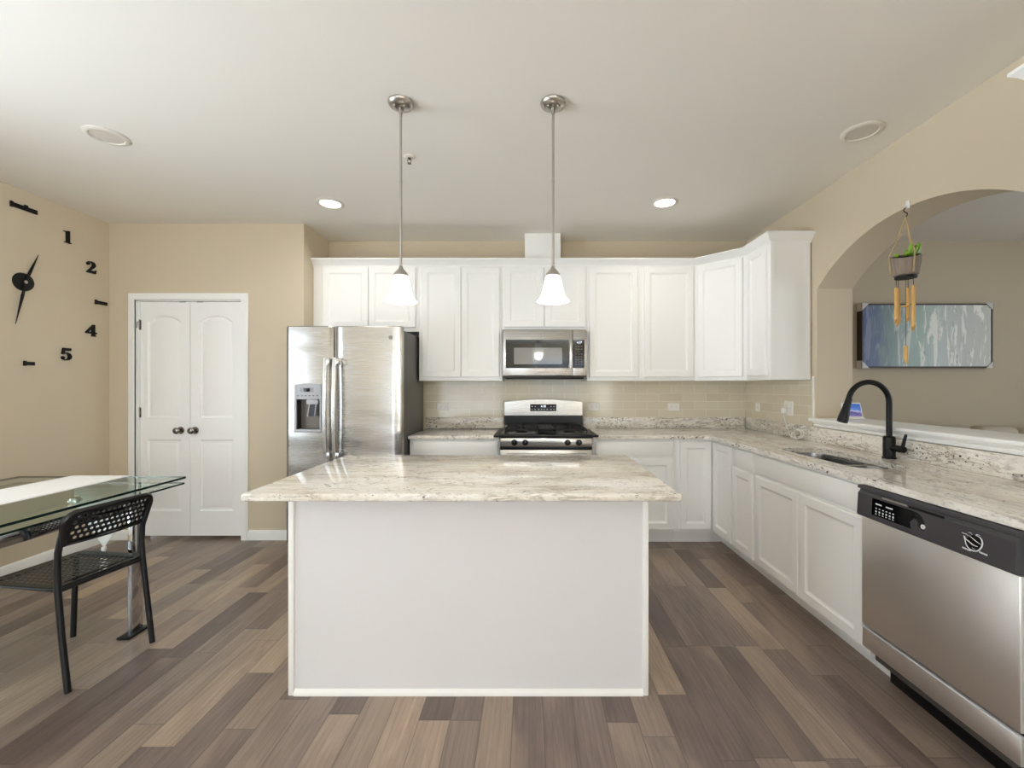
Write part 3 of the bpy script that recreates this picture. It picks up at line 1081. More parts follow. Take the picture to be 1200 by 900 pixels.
def fridge_door(x0, x1, hole, nm, parent):
    b = B()
    z0, z1 = 0.085, 1.802
    # gently bowed front: rings in plan lofted up
    n = 14

    def plan(z, inset):
        pts = []
        for i in range(n + 1):
            s = i / n
            x = x0 + inset + (x1 - x0 - 2 * inset) * s
            edge = min(s, 1 - s) * (x1 - x0)
            rr = 0.018
            bow = 0.006 * (1 - (2 * s - 1) ** 2)
            rnd = 0.0 if edge >= rr else rr - math.sqrt(max(0, rr * rr - (rr - edge) ** 2))
            pts.append((x, RY - bow + rnd + inset))
        pts += [(x1 - inset, RY + 0.068 - 0), (x0 + inset, RY + 0.068)]
        return [Vector((px, py, z)) for px, py in pts]
    b.loft([plan(z0, 0.004), plan(z0 + 0.006, 0), plan(z1 - 0.006, 0), plan(z1, 0.004)])
    return build(nm, b, M['fridge'], parent)


dl = fridge_door(RX0, -1.546, None, 'door', fr)
dr = fridge_door(-1.537, RX1, None, 'door', fr)


def bar_handle(cx, side):
    b = B()
    zt, zb = 1.55, 0.76
    pts = []
    for i in range(13):
        s = i / 12
        z = zb + (zt - zb) * s
        pts.append(Vector((cx, RY - 0.052 - 0.022 * math.sin(PI * s), z)))
    rings = []
    for p in pts:
        rings.append([p + Vector((a, c, 0)) for a, c in rrect(-0.0155, 0.0155, -0.011, 0.011, 0.008, 3)])
    b.loft(rings)
    for z in (zt - 0.03, zb + 0.03):
        b.box(cx + side * 0.024 - 0.013, cx + side * 0.024 + 0.013, RY - 0.066, RY + 0.006, z - 0.025, z + 0.025, 0.005)
        b.box(cx - 0.010, cx + side * 0.024, RY - 0.062, RY - 0.045, z - 0.018, z + 0.018)
    return b


build('handle', bar_handle(-1.578, 1), M['steel'], dl)
build('handle', bar_handle(-1.508, 1), M['steel'], dr)
# dispenser
DX0, DX1, DZ0, DZ1 = -1.842, -1.632, 0.965, 1.352
b = B()
fnd = ffront(RY - 0.003)
top = [(DX1, DZ0), (DX1, DZ1 - 0.012)] + [(DX1 - (DX1 - DX0) * i / 10, DZ1 - 0.012 + 0.012 * math.sin(PI * i / 10)) for i in range(1, 10)] + [(DX0, DZ1 - 0.012), (DX0, DZ0)]
b.plate(top, [rect(DX0 + 0.014, DX1 - 0.012, DZ0 + 0.022, 1.228)], fnd, -0.003, 0.008)
ds = build('dispenser', b, M['greypl'], dl)
b = B().box(DX0 + 0.012, DX1 - 0.010, RY - 0.0128, RY - 0.011, 1.234, 1.332, 0.001)
build('control_panel', b, M['greypl'], ds)
b = B().box(-1.796, -1.690, RY - 0.0138, RY - 0.0129, 1.281, 1.316, 0.001)
build('display_bezel', b, simple('slate_bezel', srgb(146, 148, 156), 0.35, vary=0.03), ds)
b = B().box(-1.771, -1.718, RY - 0.0148, RY - 0.0139, 1.285, 1.312, 0.001)
build('display', b, M['blackglass'], ds)
for i in range(6):
    build('button_mark', B().box(-1.818 + i * 0.030, -1.806 + i * 0.030, RY - 0.0134, RY - 0.0129, 1.250, 1.257), M['dark'], ds)
# recess cut into the door, with its own liner
cut = build('cutter', B().box(DX0 + 0.016, DX1 - 0.014, RY - 0.05, RY + 0.058, DZ0 + 0.024, 1.226), M['steel'])
mod = dl.modifiers.new('cut', 'BOOLEAN')
mod.object = cut
mod.operation = 'DIFFERENCE'
mod.solver = 'EXACT'
cut.location = Vector((0, 0, 0))
bpy.context.view_layer.update()
dgx = bpy.context.evaluated_depsgraph_get()
nm_ = bpy.data.meshes.new_from_object(dl.evaluated_get(dgx))
dl.modifiers.remove(mod)
dl.data = nm_
nm_.name = 'door'
for p in nm_.polygons:
    p.use_smooth = True
nm_.set_sharp_from_angle(angle=math.radians(32))
bpy.data.objects.remove(cut)
cavity_col, cnt, cb = new_mat('dispenser_cavity')
cb.inputs['Base Color'].default_value = srgb(104, 98, 90)
cb.inputs['Roughness'].default_value = 0.4
cb.inputs['Metallic'].default_value = 0.5
bump_noise(cnt, cb, 120, 0.05)
b = B().plate(rect(DX0 + 0.016, DX1 - 0.014, DZ0 + 0.024, 1.226), [], ffront(RY), -0.0575, -0.055)
build('cavity', b, cavity_col, ds)
b = B().plate(rect(DX0 + 0.0162, DX1 - 0.0142, DZ0 + 0.0242, 1.2258), [rect(DX0 + 0.019, DX1 - 0.017, DZ0 + 0.027, 1.223)], ffront(RY), -0.055, -0.002)
build('cavity_liner', b, M['black'], ds)
b = B().box(-1.752, -1.660, RY - 0.006, RY + 0.045, 1.185, 1.2225, 0.004)
b.tube([(-1.728, RY - 0.002, 1.19), (-1.742, RY - 0.006, 1.09)], 0.004, 8)
b.tube([(-1.676, RY - 0.002, 1.19), (-1.686, RY - 0.006, 1.09)], 0.004, 8)
build('nozzle', b, M['greypl'], ds)
b = B().plate([(-1.736, 1.09), (-1.690, 1.09), (-1.682, 1.185), (-1.724, 1.185)], [], ffront(RY + 0.008), 0, 0.005)
build('paddle', b, simple('dark_blue_paddle', srgb(20, 24, 38), 0.3, vary=0.05), ds)
b = B().box(DX0 + 0.004, DX1 - 0.004, RY - 0.030, RY - 0.004, DZ0 + 0.004, DZ0 + 0.020, 0.004)
build('drip_tray', b, M['greypl'], ds)


def roundel(cx, cz, y, r, parent):
    b = B().lathe([(0.0, 0.0012), (r * 0.92, 0.0012), (r, 0.0)], (cx, y, cz), 28, axis='-y')
    o = build('badge', b, simple('badge_grey', srgb(150, 144, 140), 0.4, 0.5, vary=0.03), parent)
    b = B()
    ring = [(cx + r * 0.8 * math.cos(2 * PI * i / 28), y - 0.0016, cz + r * 0.8 * math.sin(2 * PI * i / 28)) for i in range(29)]
    b.tube(ring, r * 0.05, 6)
    # two interlaced script loops
    for sx, ph in ((-1, 0.4), (1, 0.0)):
        loop = []
        for i in range(22):
            t = i / 21
            a = ph + 1.7 * PI * t
            rr = r * (0.34 - 0.12 * t)
            loop.append((cx + sx * r * 0.27 + rr * math.cos(a) * sx * -1, y - 0.0016, cz + rr * 1.25 * math.sin(a)))
        b.tube(loop, r * 0.05, 6)
    build('monogram', b, simple('badge_dark', srgb(92, 86, 84), 0.4, vary=0.03), o)


roundel(-1.089, 1.712, RY - 0.0045, 0.0165, dr)
for x0 in (RX0 + 0.03, RX1 - 0.12):
    build('hinge_cover', B().box(x0, x0 + 0.09, RY + 0.03, RY + 0.15, 1.8025 if False else 1.776, 1.798, 0.005), M['dark'], fr)

# ------------------------------------------------------------------ stove
GX0, GX1 = -0.236, 0.517
GC = (GX0 + GX1) / 2
SYF = 3.47
st = empty('gas_stove', (GC, 3.8, 0), 'stainless steel freestanding gas stove with four black knobs below the microwave', 'stove')
build('body', B().box(GX0, GX1, SYF + 0.04, BY - 0.035, 0.0005, 0.905, 0.003), M['dark'], st)
b = B().box(GX0, GX1, SYF - 0.005, BY - 0.10, 0.906, 0.936, 0.008, 3)
ck = build('cooktop', b, M['black'], st)
# burners and grates
for bx in (GX0 + 0.17, GX1 - 0.17):
    for by in (SYF + 0.17, SYF + 0.41):
        bb = B().lathe([(0.0, 0.020), (0.030, 0.020), (0.034, 0.016), (0.034, 0.010), (0.048, 0.008), (0.050, 0.0)], (bx, by, 0.9362), 24)
        build('burner', bb, M['iron'], ck)
gap_w = 0.25
for gx0, gx1, nm in ((GX0 + 0.035, GX0 + 0.305, 'grate'), (GX0 + 0.312, GX1 - 0.312, 'griddle_grate'), (GX1 - 0.305, GX1 - 0.035, 'grate')):
    gb = B()
    z0, z1 = 0.962, 0.974
    gy0, gy1 = SYF + 0.045, SYF + 0.535
    if nm == 'griddle_grate':
        gb.box(gx0, gx1, gy0 + 0.03, gy1 - 0.03, z0, z1 + 0.004, 0.006)
        gb.box(gx0 + 0.02, gx1 - 0.02, gy0 + 0.05, gy1 - 0.05, z0 - 0.02, z0)
        for y in (gy0 + 0.08, gy1 - 0.08):
            gb.box(gx0 + 0.01, gx1 - 0.01, y, y + 0.012, 0.9362, z0)
    else:
        for x in (gx0, gx1 - 0.012):
            gb.box(x, x + 0.012, gy0, gy1, z0, z1, 0.003)
        for y in (gy0, (gy0 + gy1) / 2 - 0.006, gy1 - 0.012):
            gb.box(gx0, gx1, y, y + 0.012, z0, z1, 0.003)
        for x in (gx0, gx1 - 0.012):
            for y in (gy0, gy1 - 0.012, (gy0 + gy1) / 2):
                gb.box(x, x + 0.012, y, y + 0.012, 0.9362, z0)
        cxm = (gx0 + gx1) / 2
        for y in (gy0 + 0.122, gy1 - 0.122):
            gb.box(gx0, cxm - 0.03, y - 0.005, y + 0.005, z0, z1 + 0.004, 0.002)
            gb.box(cxm + 0.03, gx1, y - 0.005, y + 0.005, z0, z1 + 0.004, 0.002)
            gb.box(cxm - 0.005, cxm + 0.005, y - 0.11, y - 0.03, z0, z1 + 0.004, 0.002)
            gb.box(cxm - 0.005, cxm + 0.005, y + 0.03, y + 0.11, z0, z1 + 0.004, 0.002)
    build(nm, gb, M['iron'], st)
cp = build('control_panel', B().box(GX0 + 0.003, GX1 - 0.003, SYF, SYF + 0.04, 0.836, 0.905, 0.004), M['steel'], st)
for kx in (-0.120, -0.031, 0.314, 0.406):
    kb = B().lathe([(0.0, 0.0), (0.025, 0.0), (0.025, 0.006), (0.0225, 0.010), (0.020, 0.028), (0.017, 0.032), (0.0, 0.033)], (kx, SYF, 0.869), 24, axis='-y')
    kb.box(kx - 0.004, kx + 0.004, SYF - 0.040, SYF - 0.030, 0.851, 0.887, 0.002)
    k = build('knob', kb, M['black'], cp)
    build('indicator', B().box(kx - 0.0012, kx + 0.0012, SYF - 0.0408, SYF - 0.0402, 0.876, 0.886), M['mark'], k)
build('vent_strip', B().box(GX0 + 0.003, GX1 - 0.003, SYF + 0.006, SYF + 0.04, 0.812, 0.835, 0.002), M['black'], st)
od = build('oven_door', B().box(GX0 + 0.003, GX1 - 0.003, SYF - 0.002, SYF + 0.038, 0.20, 0.811, 0.006), M['steel'], st)
build('oven_window', B().box(GX0 + 0.12, GX1 - 0.12, SYF - 0.004, SYF - 0.0025, 0.33, 0.66, 0.001), M['blackglass'], od)
hb = B().tube([(GX0 + 0.05, SYF - 0.045, 0.775), (GX1 - 0.05, SYF - 0.045, 0.775)], 0.012, 14)
for x in (GX0 + 0.08, GX1 - 0.08):
    hb.box(x - 0.012, x + 0.012, SYF - 0.045, SYF - 0.003, 0.765, 0.785, 0.003)
build('oven_handle', hb, M['steel'], od)
build('storage_drawer', B().box(GX0 + 0.003, GX1 - 0.003, SYF, SYF + 0.038, 0.07, 0.195, 0.005), M['steel'], st)
# back guard
BGX0, BGX1 = GX0 + 0.0, GX1 - 0.008
gy = 4.05
out = [(BGX0, 0.93), (BGX1, 0.93), (BGX1, 1.178)] + [(BGX1 - (BGX1 - BGX0) * i / 16, 1.180 + 0.024 * math.sin(PI * i / 16)) for i in range(0, 17)] + [(BGX0, 1.178)]
bgm = build('back_guard', B().plate(out, [], ffront(gy), -0.05, -0.004), M['black'], st)
out2 = [(BGX0 + .004, 1.052), (BGX1 - .004, 1.052), (BGX1 - .004, 1.178)] + [(BGX1 - .004 - (BGX1 - BGX0 - .008) * i / 16, 1.179 + 0.024 * math.sin(PI * i / 16)) for i in range(0, 17)] + [(BGX0 + .004, 1.178)]
build('guard_fascia', B().plate(out2, [], lambda u, v, h: Vector((u, gy - h + (1.16 - v) * 0.02, v)), -0.003, 0.012), M['steel'], bgm)
build('vent_ledge', B().box(BGX0 + .004, BGX1 - .004, gy - 0.045, gy + 0.003, 0.937, 0.968, 0.004), M['dark'], bgm)
sd = build('display_panel', B().plate(rect(0.010, 0.258, 1.092, 1.158), [], lambda u, v, h: Vector((u, gy - h + (1.16 - v) * 0.02, v)), 0.0121, 0.0135), M['blackglass'], bgm)
flat_text('4:18', 0.028, Matrix.Translation((0.134, gy - 0.0146, 1.138)) @ FACE_F, 'clock_digits', M['display'], sd)
for i, x in enumerate((0.028, 0.058, 0.092, 0.118, 0.142, 0.172, 0.208, 0.236)):
    build('button_mark', B().box(x - 0.005, x + 0.005, gy - 0.0142, gy - 0.0125, 1.107, 1.113), M['mark'], sd)
    if i in (0, 1, 6, 7):
        build('button_mark', B().box(x - 0.006, x + 0.006, gy - 0.0146, gy - 0.0128, 1.134, 1.139), M['mark'], sd)
# gap covers either side of the stove
for x0, x1, lab in ((GX0 - 0.055, GX0 - 0.001, 'black gap strip between the stove and the short worktop by the fridge'), (GX1 + 0.001, GX1 + 0.055, 'black gap strip between the stove and the long corner worktop')):
    b = B().box(x0, x1, 3.505, 4.02, CT + 0.0008, CT + 0.004, 0.001)
    b.box(x0, x1, 3.500, 3.508, CT - 0.012, CT + 0.004, 0.001)
    build('gap_cover', b, M['blackmat'], loc=((x0 + x1) / 2, 3.76, CT), label=lab, cat='gap cover', group='stove gap covers')

# ------------------------------------------------------------------ microwave
MY = 3.765
MX0, MX1 = -0.232, 0.511
MZ0, MZ1 = 1.42, 1.8235
mw = empty('microwave_oven', (GC, 3.95, MZ0), 'stainless steel microwave mounted over the stove', 'microwave')
build('body', B().box(MX0, MX1, MY + 0.035, BY - TT - .002, MZ0 - 0.012, MZ1 + 0.008, 0.003), M['dark'], mw)
b = B().box(MX0 + 0.02, MX1 - 0.02, MY + 0.06, BY - 0.06, MZ0 - 0.026, MZ0 - 0.0125, 0.003)
build('underside_vent', b, M['black'], mw)
SEAM = 0.385
md = build('door', B().box(MX0, SEAM - 0.001, MY, MY + 0.034, MZ0, MZ1, 0.006, 3), M['steel'], mw)
wp = build('door_glass', B().plate(rect(-0.206, 0.349, 1.487, 1.739), [], ffront(MY), 0.0, 0.003), M['blackglass'], md)
build('window', B().plate(rect(-0.134, 0.292, 1.522, 1.667), [], ffront(MY), 0.003, 0.0042), M['mwwin'], wp)
b = B()
pts = [Vector((0.366, MY - 0.030 - 0.010 * math.sin(PI * i / 10), 1.490 + 0.25 * i / 10)) for i in range(11)]
b.loft([[p + Vector((a, c, 0)) for a, c in rrect(-0.013, 0.013, -0.007, 0.007, 0.005, 3)] for p in pts])
for z in (1.505, 1.725):
    b.box(0.357, 0.375, MY - 0.034, MY + 0.002, z - 0.012, z + 0.012, 0.003)
build('handle', b, M['steel'], md)
ctl = build('control_side', B().box(SEAM + 0.001, MX1, MY, MY + 0.034, MZ0, MZ1, 0.006, 3), M['steel'], mw)
kp = build('keypad', B().plate(rect(0.388, 0.488, 1.487, 1.739), [], ffront(MY), 0.0, 0.0025), M['blackglass'], ctl)
flat_text('4:17', 0.026, Matrix.Translation((0.443, MY - 0.0035, 1.712)) @ FACE_F, 'clock_digits', M['display'], kp)
GP = simple('grey_print', srgb(140, 138, 140), 0.5, vary=0.03)
for r in range(8):
    z = 1.678 - r * 0.0225
    xs = (0.414, 0.439, 0.464) if r != 2 else (0.439,)
    for x in xs:
        build('key_mark', B().box(x - 0.006, x + 0.006, MY - 0.0032, MY - 0.0026, z - 0.0025, z + 0.0025), GP, kp)
roundel(0.118, 1.782, MY + 0.0002, 0.0125, md)

# ------------------------------------------------------------------ dishwasher
WY0, WY1, WX = 1.292, 1.918, 1.492
dwt = empty('dishwasher', (1.8, 1.605, 0), 'stainless steel dishwasher with a black control strip in the right run beside the sink cabinet', 'dishwasher')
build('tub', B().box(WX + 0.06, RX - 0.03, WY0 + 0.004, WY1 - 0.004, 0.10, BZ1 - 0.006, 0.003), M['dark'], dwt)
build('door_panel', B().box(WX, WX + 0.055, WY0 + 0.003, WY1 - 0.003, 0.268, 0.748, 0.005), M['dw'], dwt)
# control strip with a finger-pull groove along its top
prof = [(0.0, 0.752), (-0.016, 0.753), (-0.019, 0.758), (-0.014, 0.852), (-0.006, 0.860), (-0.004, 0.868), (-0.016, 0.873), (-0.014, 0.886), (0.055, 0.886), (0.055, 0.752)]
b = B().loft([[Vector((WX + o, y, z)) for o, z in prof] for y in (WY0 + 0.001, WY0 + 0.012, WY1 - 0.012, WY1 - 0.001)])
cs = build('control_strip', b, M['charpanel'], dwt)


def fstrip(u, v, h):
    tt = (v - 0.758) / (0.852 - 0.758)
    return Vector((WX - 0.019 + 0.005 * tt - h, u, v))


# u runs along +Y which is leftwards for the viewer
def dwx(px):      # pixel column on the strip's face -> y
    return (WX - 0.017) * F / (px - 620.0)


# dark control window: bar with a hooked end
bar = [(dwx(1022), 0.776), (dwx(1022), 0.846), (dwx(1060), 0.846)]
cxh, czh = dwx(1071), 0.802
for i in range(0, 11):
    a = PI * 0.5 - PI * 0.62 * i / 10
    bar.append((cxh - 0.044 * math.cos(a) * 1.0, czh + 0.044 * math.sin(a)))
for i in range(0, 11):
    a = -PI * 0.12 + PI * 0.62 * i / 10
    bar.append((cxh - 0.018 * math.cos(a), czh + 0.018 * math.sin(a)))
bar += [(dwx(1066), 0.80), (dwx(1068), 0.776)]
cw = build('control_window', B().plate(bar, [], fstrip, 0.0003, 0.0012), M['blackglass'], cs)
b = B()
for i in range(6):
    b = B()
    y = dwx(1027 + i * 4.0)
    b.plate(circ(y, 0.795, 0.0042, 10), [], fstrip, 0.0013, 0.0018)
    b.plate(rect(y - 0.004, y + 0.004, 0.783, 0.786), [], fstrip, 0.0013, 0.0018)
    b.plate(rect(y - 0.0035, y + 0.0035, 0.806, 0.810), [], fstrip, 0.0013, 0.0018)
    build('button_mark', b, M['mark'], cw)
b = B()
for p0, p1 in ((1026, 1033), (1038, 1046)):
    b = B()
    b.plate(rect(dwx(p1), dwx(p0), 0.824, 0.829), [], fstrip, 0.0013, 0.0018)
    build('heading_print', b, M['mark'], cw)
b = B().plate(rect(dwx(1062), dwx(1033), 0.8545, 0.8615), [], lambda u, v, h: Vector((WX - 0.013 - h, u, v)), 0.0, 0.002)
build('latch_plate', b, simple('silver_latch', srgb(170, 166, 160), 0.35, 0.6, vary=0.04), cs)
b = B().plate(rect(dwx(1105), dwx(1064), 0.852, 0.862), [], lambda u, v, h: Vector((WX - 0.0125 - h, u, v)), 0.0, 0.0012)
build('pull_recess', b, M['black'], cs)
b = B().plate(circ(dwx(1082), 0.800, 0.0085, 20), [], fstrip, 0.0003, 0.003)
bt = build('start_button', b, M['white_pl'], cs)
build('start_button_ring', B().plate(circ(dwx(1082), 0.800, 0.0035, 14), [circ(dwx(1082), 0.800, 0.0022, 14)], fstrip, 0.003, 0.0034), M['dark'], bt)
# emblem: round plate with wavy bands, and its two short captions
cy, cz = dwx(1141), 0.806


def pxp(px, py, h=0.0012):      # a mark on the strip, measured from the emblem's middle (right, down) in small units
    dx, dy = (px - 650) / 15, (py - 410) / 15
    return fstrip(cy - dx / 372.0, cz - (dy - 0.353 * dx) / 355.0, h)


disc = []
for i in range(24):
    a = 2 * PI * i / 24
    q = pxp(650 + 148 * math.cos(a), 412 + 146 * math.sin(a), 0)
    disc.append(q)
b = B()
b.loft([[q + Vector((-0.0002, 0, 0)) for q in disc], [q + Vector((-0.0008, 0, 0)) for q in disc]])
eb = build('emblem', b, M['blackglass'], cs)
b = B()


def stroke(pts, r):
    n = len(pts)
    b.tube([pxp(x, y) for x, y in pts], [r * (0.45 + 0.55 * math.sin(PI * k / (n - 1))) for k in range(n)], 6)


stroke([(470, 275), (495, 350), (515, 420), (545, 475), (590, 520), (650, 550), (710, 553), (760, 530), (795, 480), (806, 420), (790, 360), (760, 318), (720, 290), (685, 278)], 0.0022)
stroke([(480, 285), (510, 340), (560, 375), (600, 408), (640, 440), (680, 462), (725, 474)], 0.0019)
stroke([(560, 275), (610, 310), (660, 352), (700, 385), (740, 415), (785, 440)], 0.0012)
stroke([(630, 490), (655, 512), (690, 518)], 0.0009)
stroke([(430, 215), (470, 235), (510, 245), (550, 280)], 0.0014)
stroke([(545, 215), (590, 228), (625, 266)], 0.0012)
stroke([(680, 280), (700, 262), (755, 276)], 0.0014)
build('emblem_lines', b, M['mark'], eb)
for x0, y0, x1, y1 in ((452, 486, 612, 552), (752, 566, 902, 626)):
    b = B()
    for k in range(7):
        t0, t1 = k / 7, k / 7 + 0.105
        tl, bl = pxp(x0 + (x1 - x0) * t0, y0 + (y1 - y0) * t0 - 14), pxp(x0 + (x1 - x0) * t0, y0 + (y1 - y0) * t0 + 14)
        tr, br_ = pxp(x0 + (x1 - x0) * t1, y0 + (y1 - y0) * t1 - 14), pxp(x0 + (x1 - x0) * t1, y0 + (y1 - y0) * t1 + (14 if k % 3 else 8))
        q4 = [tl, bl, br_, tr]
        b.loft([[p + Vector((0.0008, 0, 0)) for p in q4], q4])
    build('caption', b, M['mark'], eb)
b = B().box(WX + 0.004, WX + 0.02, WY0 + 0.006, WY1 - 0.002, 0.165, 0.252, 0.003)
build('kick_plate', b, M['dw'], dwt)
build('kick_plate_edge', B().box(WX + 0.002, WX + 0.02, WY0 + 0.006, WY1 - 0.002, 0.2525, 0.256, 0.001), M['mark'], dwt)
b = B().box(WX + 0.128, WX + 0.143, WY0 + 0.006, WY1 - 0.004, 0.0005, 0.099, 0.002)
build('base_skirt', b, M['black'], dwt)

# ------------------------------------------------------------------ lamps in the ceiling
PZ = {'bottom': 1.745}


def pendant(x, y, label):
    t = empty('pendant_lamp', (x, y, CEIL), label, 'pendant lamp', 'pendant lamps over the island')
    b = B().lathe([(0.0, -0.0005), (0.062, -0.0005), (0.062, -0.006), (0.056, -0.016), (0.040, -0.026), (0.016, -0.030), (0.0, -0.030)], (x, y, CEIL), 36)
    for a in (-PI * 0.25, -PI * 0.75):
        b.sphere((x + 0.035 * math.cos(a), y + 0.035 * math.sin(a), CEIL - 0.030), 0.005, 10)
    build('canopy', b, M['nickel'], t)
    b = B().tube([(x, y, CEIL - 0.028), (x, y, 1.93)], 0.0062, 14)
    b.tube([(x, y, CEIL - 0.028), (x, y, CEIL - 0.055)], 0.0095, 14)
    b.tube([(x, y, 2.335), (x, y, 2.345)], 0.0072, 14)
    build('rod', b, M['nickel'], t)
    b = B().lathe([(0.0, 0.0), (0.008, 0.0), (0.011, -0.012), (0.017, -0.020), (0.026, -0.029), (0.0335, -0.040), (0.035, -0.050), (0.032, -0.052), (0.0, -0.052)], (x, y, 1.925), 32)
    build('socket_cup', b, M['nickel'], t)
    out = [(0.031, 1.876), (0.037, 1.866), (0.043, 1.846), (0.048, 1.822), (0.053, 1.798), (0.060, 1.775), (0.069, 1.760), (0.079, 1.751), (0.080, 1.747)]
    inn = [(r - 0.003, z) for r, z in out[::-1]]
    b = B().lathe([(r, z) for r, z in out + inn], (x, y, 0), 40)
    build('glass_shade', b, M['shade'], t)
    b = B().sphere((x, y, 1.805), 0.024, 16, (1, 1, 1.25))
    build('bulb', b, M['led'], t)
    d = bpy.data.lights.new('pendant_light', 'POINT')
    d.energy = 2.7
    d.color = (1.0, 0.93, 0.82)
    d.shadow_soft_size = 0.05
    lo = bpy.data.objects.new('pendant_light', d)
    COL.objects.link(lo)
    lo.parent = t
    lo.location = (0, 0, 1.715 - CEIL)


pendant(-0.637, 2.12, 'bell-glass pendant lamp hanging over the fridge end of the island')
pendant(0.119, 2.12, 'bell-glass pendant lamp hanging over the island in front of the microwave')


def can_light(x, y, lit, label):
    t = empty('recessed_light', (x, y, CEIL), label, 'ceiling light', 'recessed ceiling lights')
    b = B().lathe([(0.100, -0.0004), (0.100, -0.004), (0.092, -0.009), (0.078, -0.010), (0.074, -0.006), (0.074, -0.0004)], (x, y, CEIL), 40)
    build('trim_ring', b, M['lighttrim'], t)
    b = B().lathe([(0.0, -0.006), (0.060, -0.0055), (0.0738, -0.004), (0.0738, -0.0005), (0.0, -0.0005)], (x, y, CEIL), 40)
    build('diffuser', b, M['led'] if lit else M['diff'], t)
    if lit:
        l = area_light('recessed_glow', (0, 0, -0.014), (0, 0, 0), 0.14, 0.14, 2.5, (1.0, 0.94, 0.86), 'DISK', math.radians(150))
        l.parent = t


can_light(-1.528, 3.279, True, 'lit round recessed ceiling light in front of the fridge')
can_light(1.038, 3.264, True, 'lit round recessed ceiling light in front of the corner cabinets')
can_light(-2.374, 2.398, False, 'unlit round recessed ceiling light on the side of the black clock wall')
can_light(1.839, 2.358, False, 'unlit round recessed ceiling light beside the arch wall')

t = empty('ceiling_sprinkler', (-0.735, 2.62, CEIL), 'tiny brass sprinkler head in a white cup on the ceiling', 'sprinkler')
b = B().lathe([(0.0, -0.0004), (0.034, -0.0004), (0.032, -0.006), (0.016, -0.010), (0.012, -0.004), (0.0, -0.004)], (-0.735, 2.62, CEIL), 24)
build('escutcheon', b, M['lighttrim'], t)
b = B().cyl((-0.735, 2.62, CEIL - 0.004), (-0.735, 2.62, CEIL - 0.016), 0.008, n=14)
b.tube([(-0.743, 2.62, CEIL - 0.014), (-0.747, 2.62, CEIL - 0.026), (-0.737, 2.62, CEIL - 0.040)], 0.002, 8)
b.tube([(-0.727, 2.62, CEIL - 0.014), (-0.723, 2.62, CEIL - 0.026), (-0.733, 2.62, CEIL - 0.040)], 0.002, 8)
b.cyl((-0.735, 2.62, CEIL - 0.040), (-0.735, 2.62, CEIL - 0.042), 0.012, n=14)
build('head', b, M['brass'], t)

# ------------------------------------------------------------------ wall clock of stuck-on numerals
ck = empty('wall_clock', (LX, 3.06, 2.07), 'big black wall clock of separate numerals and bars on the left wall', 'clock')


def fclock(u, v, h):
    return Vector((LX + h, u, v))


CYc, CZc = 3.06, 2.075
b = B().lathe([(0.0, 0.016), (0.050, 0.016), (0.062, 0.012), (0.066, 0.0005), (0.0, 0.0005)], (LX, CYc, CZc), 36, axis='x')
build('hub', b, M['blackmat'], ck)


def hand(y1, z1, w, h, tail):
    d = Vector((y1 - CYc, z1 - CZc))
    L = d.length
    d.normalize()
    n = Vector((-d.y, d.x))
    c = Vector((CYc, CZc))
    pts = [c - d * tail + n * w * 0.5, c - d * tail - n * w * 0.5, c + d * L * 0.35 - n * w, c + d * L - n * 0.001, c + d * L + n * 0.001, c + d * L * 0.35 + n * w]
    return B().plate([(p.x, p.y) for p in pts], [], fclock, h, h + 0.003)


build('hour_hand', hand(3.142, 2.295, 0.010, 0.017, 0.03), M['blackmat'], ck)
build('minute_hand', hand(2.998, 1.765, 0.010, 0.021, 0.04), M['blackmat'], ck)
b = B().lathe([(0.0, 0.027), (0.010, 0.026), (0.012, 0.0245)], (LX, CYc, CZc), 16, axis='x')
build('hand_cap', b, M['nickel'], ck)

DIG = {
    '1': [[(-.10, -.5), (.38, -.5), (.38, -.44), (.27, -.40), (.27, .5), (.20, .5), (-.14, .40), (-.14, .34), (.03, .37), (.03, -.40), (-.10, -.44)]],
    '2': [[(-.36, -.5), (.34, -.5), (.40, -.18), (.34, -.18), (.28, -.27), (-.06, -.27), (.20, -.03), (.34, .14), (.34, .30), (.24, .44), (.04, .5), (-.18, .47), (-.34, .36), (-.36, .22),
           (-.28, .14), (-.17, .16), (-.12, .25), (-.14, .36), (-.02, .40), (.08, .32), (.08, .16), (-.04, -.04), (-.22, -.26), (-.36, -.43)]],
    '4': [[(.02, -.5), (.36, -.5), (.36, -.43), (.28, -.40), (.28, -.28), (.42, -.28), (.42, -.14), (.28, -.14), (.28, .5), (.12, .5), (-.42, -.16), (-.42, -.28), (.05, -.28), (.05, -.40), (.02, -.43)],
          [(.05, -.14), (-.24, -.14), (.05, .22)]],
    '5': [[(-.26, .5), (.32, .5), (.28, .27), (-.14, .27), (-.16, .10), (.04, .15), (.26, .06), (.36, -.13), (.32, -.33), (.16, -.46), (-.08, -.5), (-.30, -.42), (-.38, -.28), (-.30, -.17), (-.18, -.19), (-.14, -.30),
           (-.20, -.38), (-.06, -.42), (.08, -.34), (.11, -.16), (.06, .01), (-.08, .04), (-.26, -.03), (-.34, .02)]],
}
for ch, y, z in (('1', 3.338, 2.500), ('2', 3.532, 2.312), ('4', 3.532, 1.790), ('5', 3.344, 1.578)):
    S = 0.098
    lps = [[(y + u * S * 1.05, z + v * S) for u, v in lp] for lp in DIG[ch]]
    build('numeral', B().plate(lps[0], lps[1:], fclock, 0.0006, 0.012), M['blackmat'], ck)


def bar_mark(y0, y1, z, h):
    b = B().plate(rect(y0, y1, z - h / 2, z + h / 2), [], fclock, 0.0006, 0.012)
    b.plate(rect(y0 - 0.002, y0 + 0.012, z - h / 2 - 0.004, z + h / 2 + 0.006), [], fclock, 0.0006, 0.013)
    return b


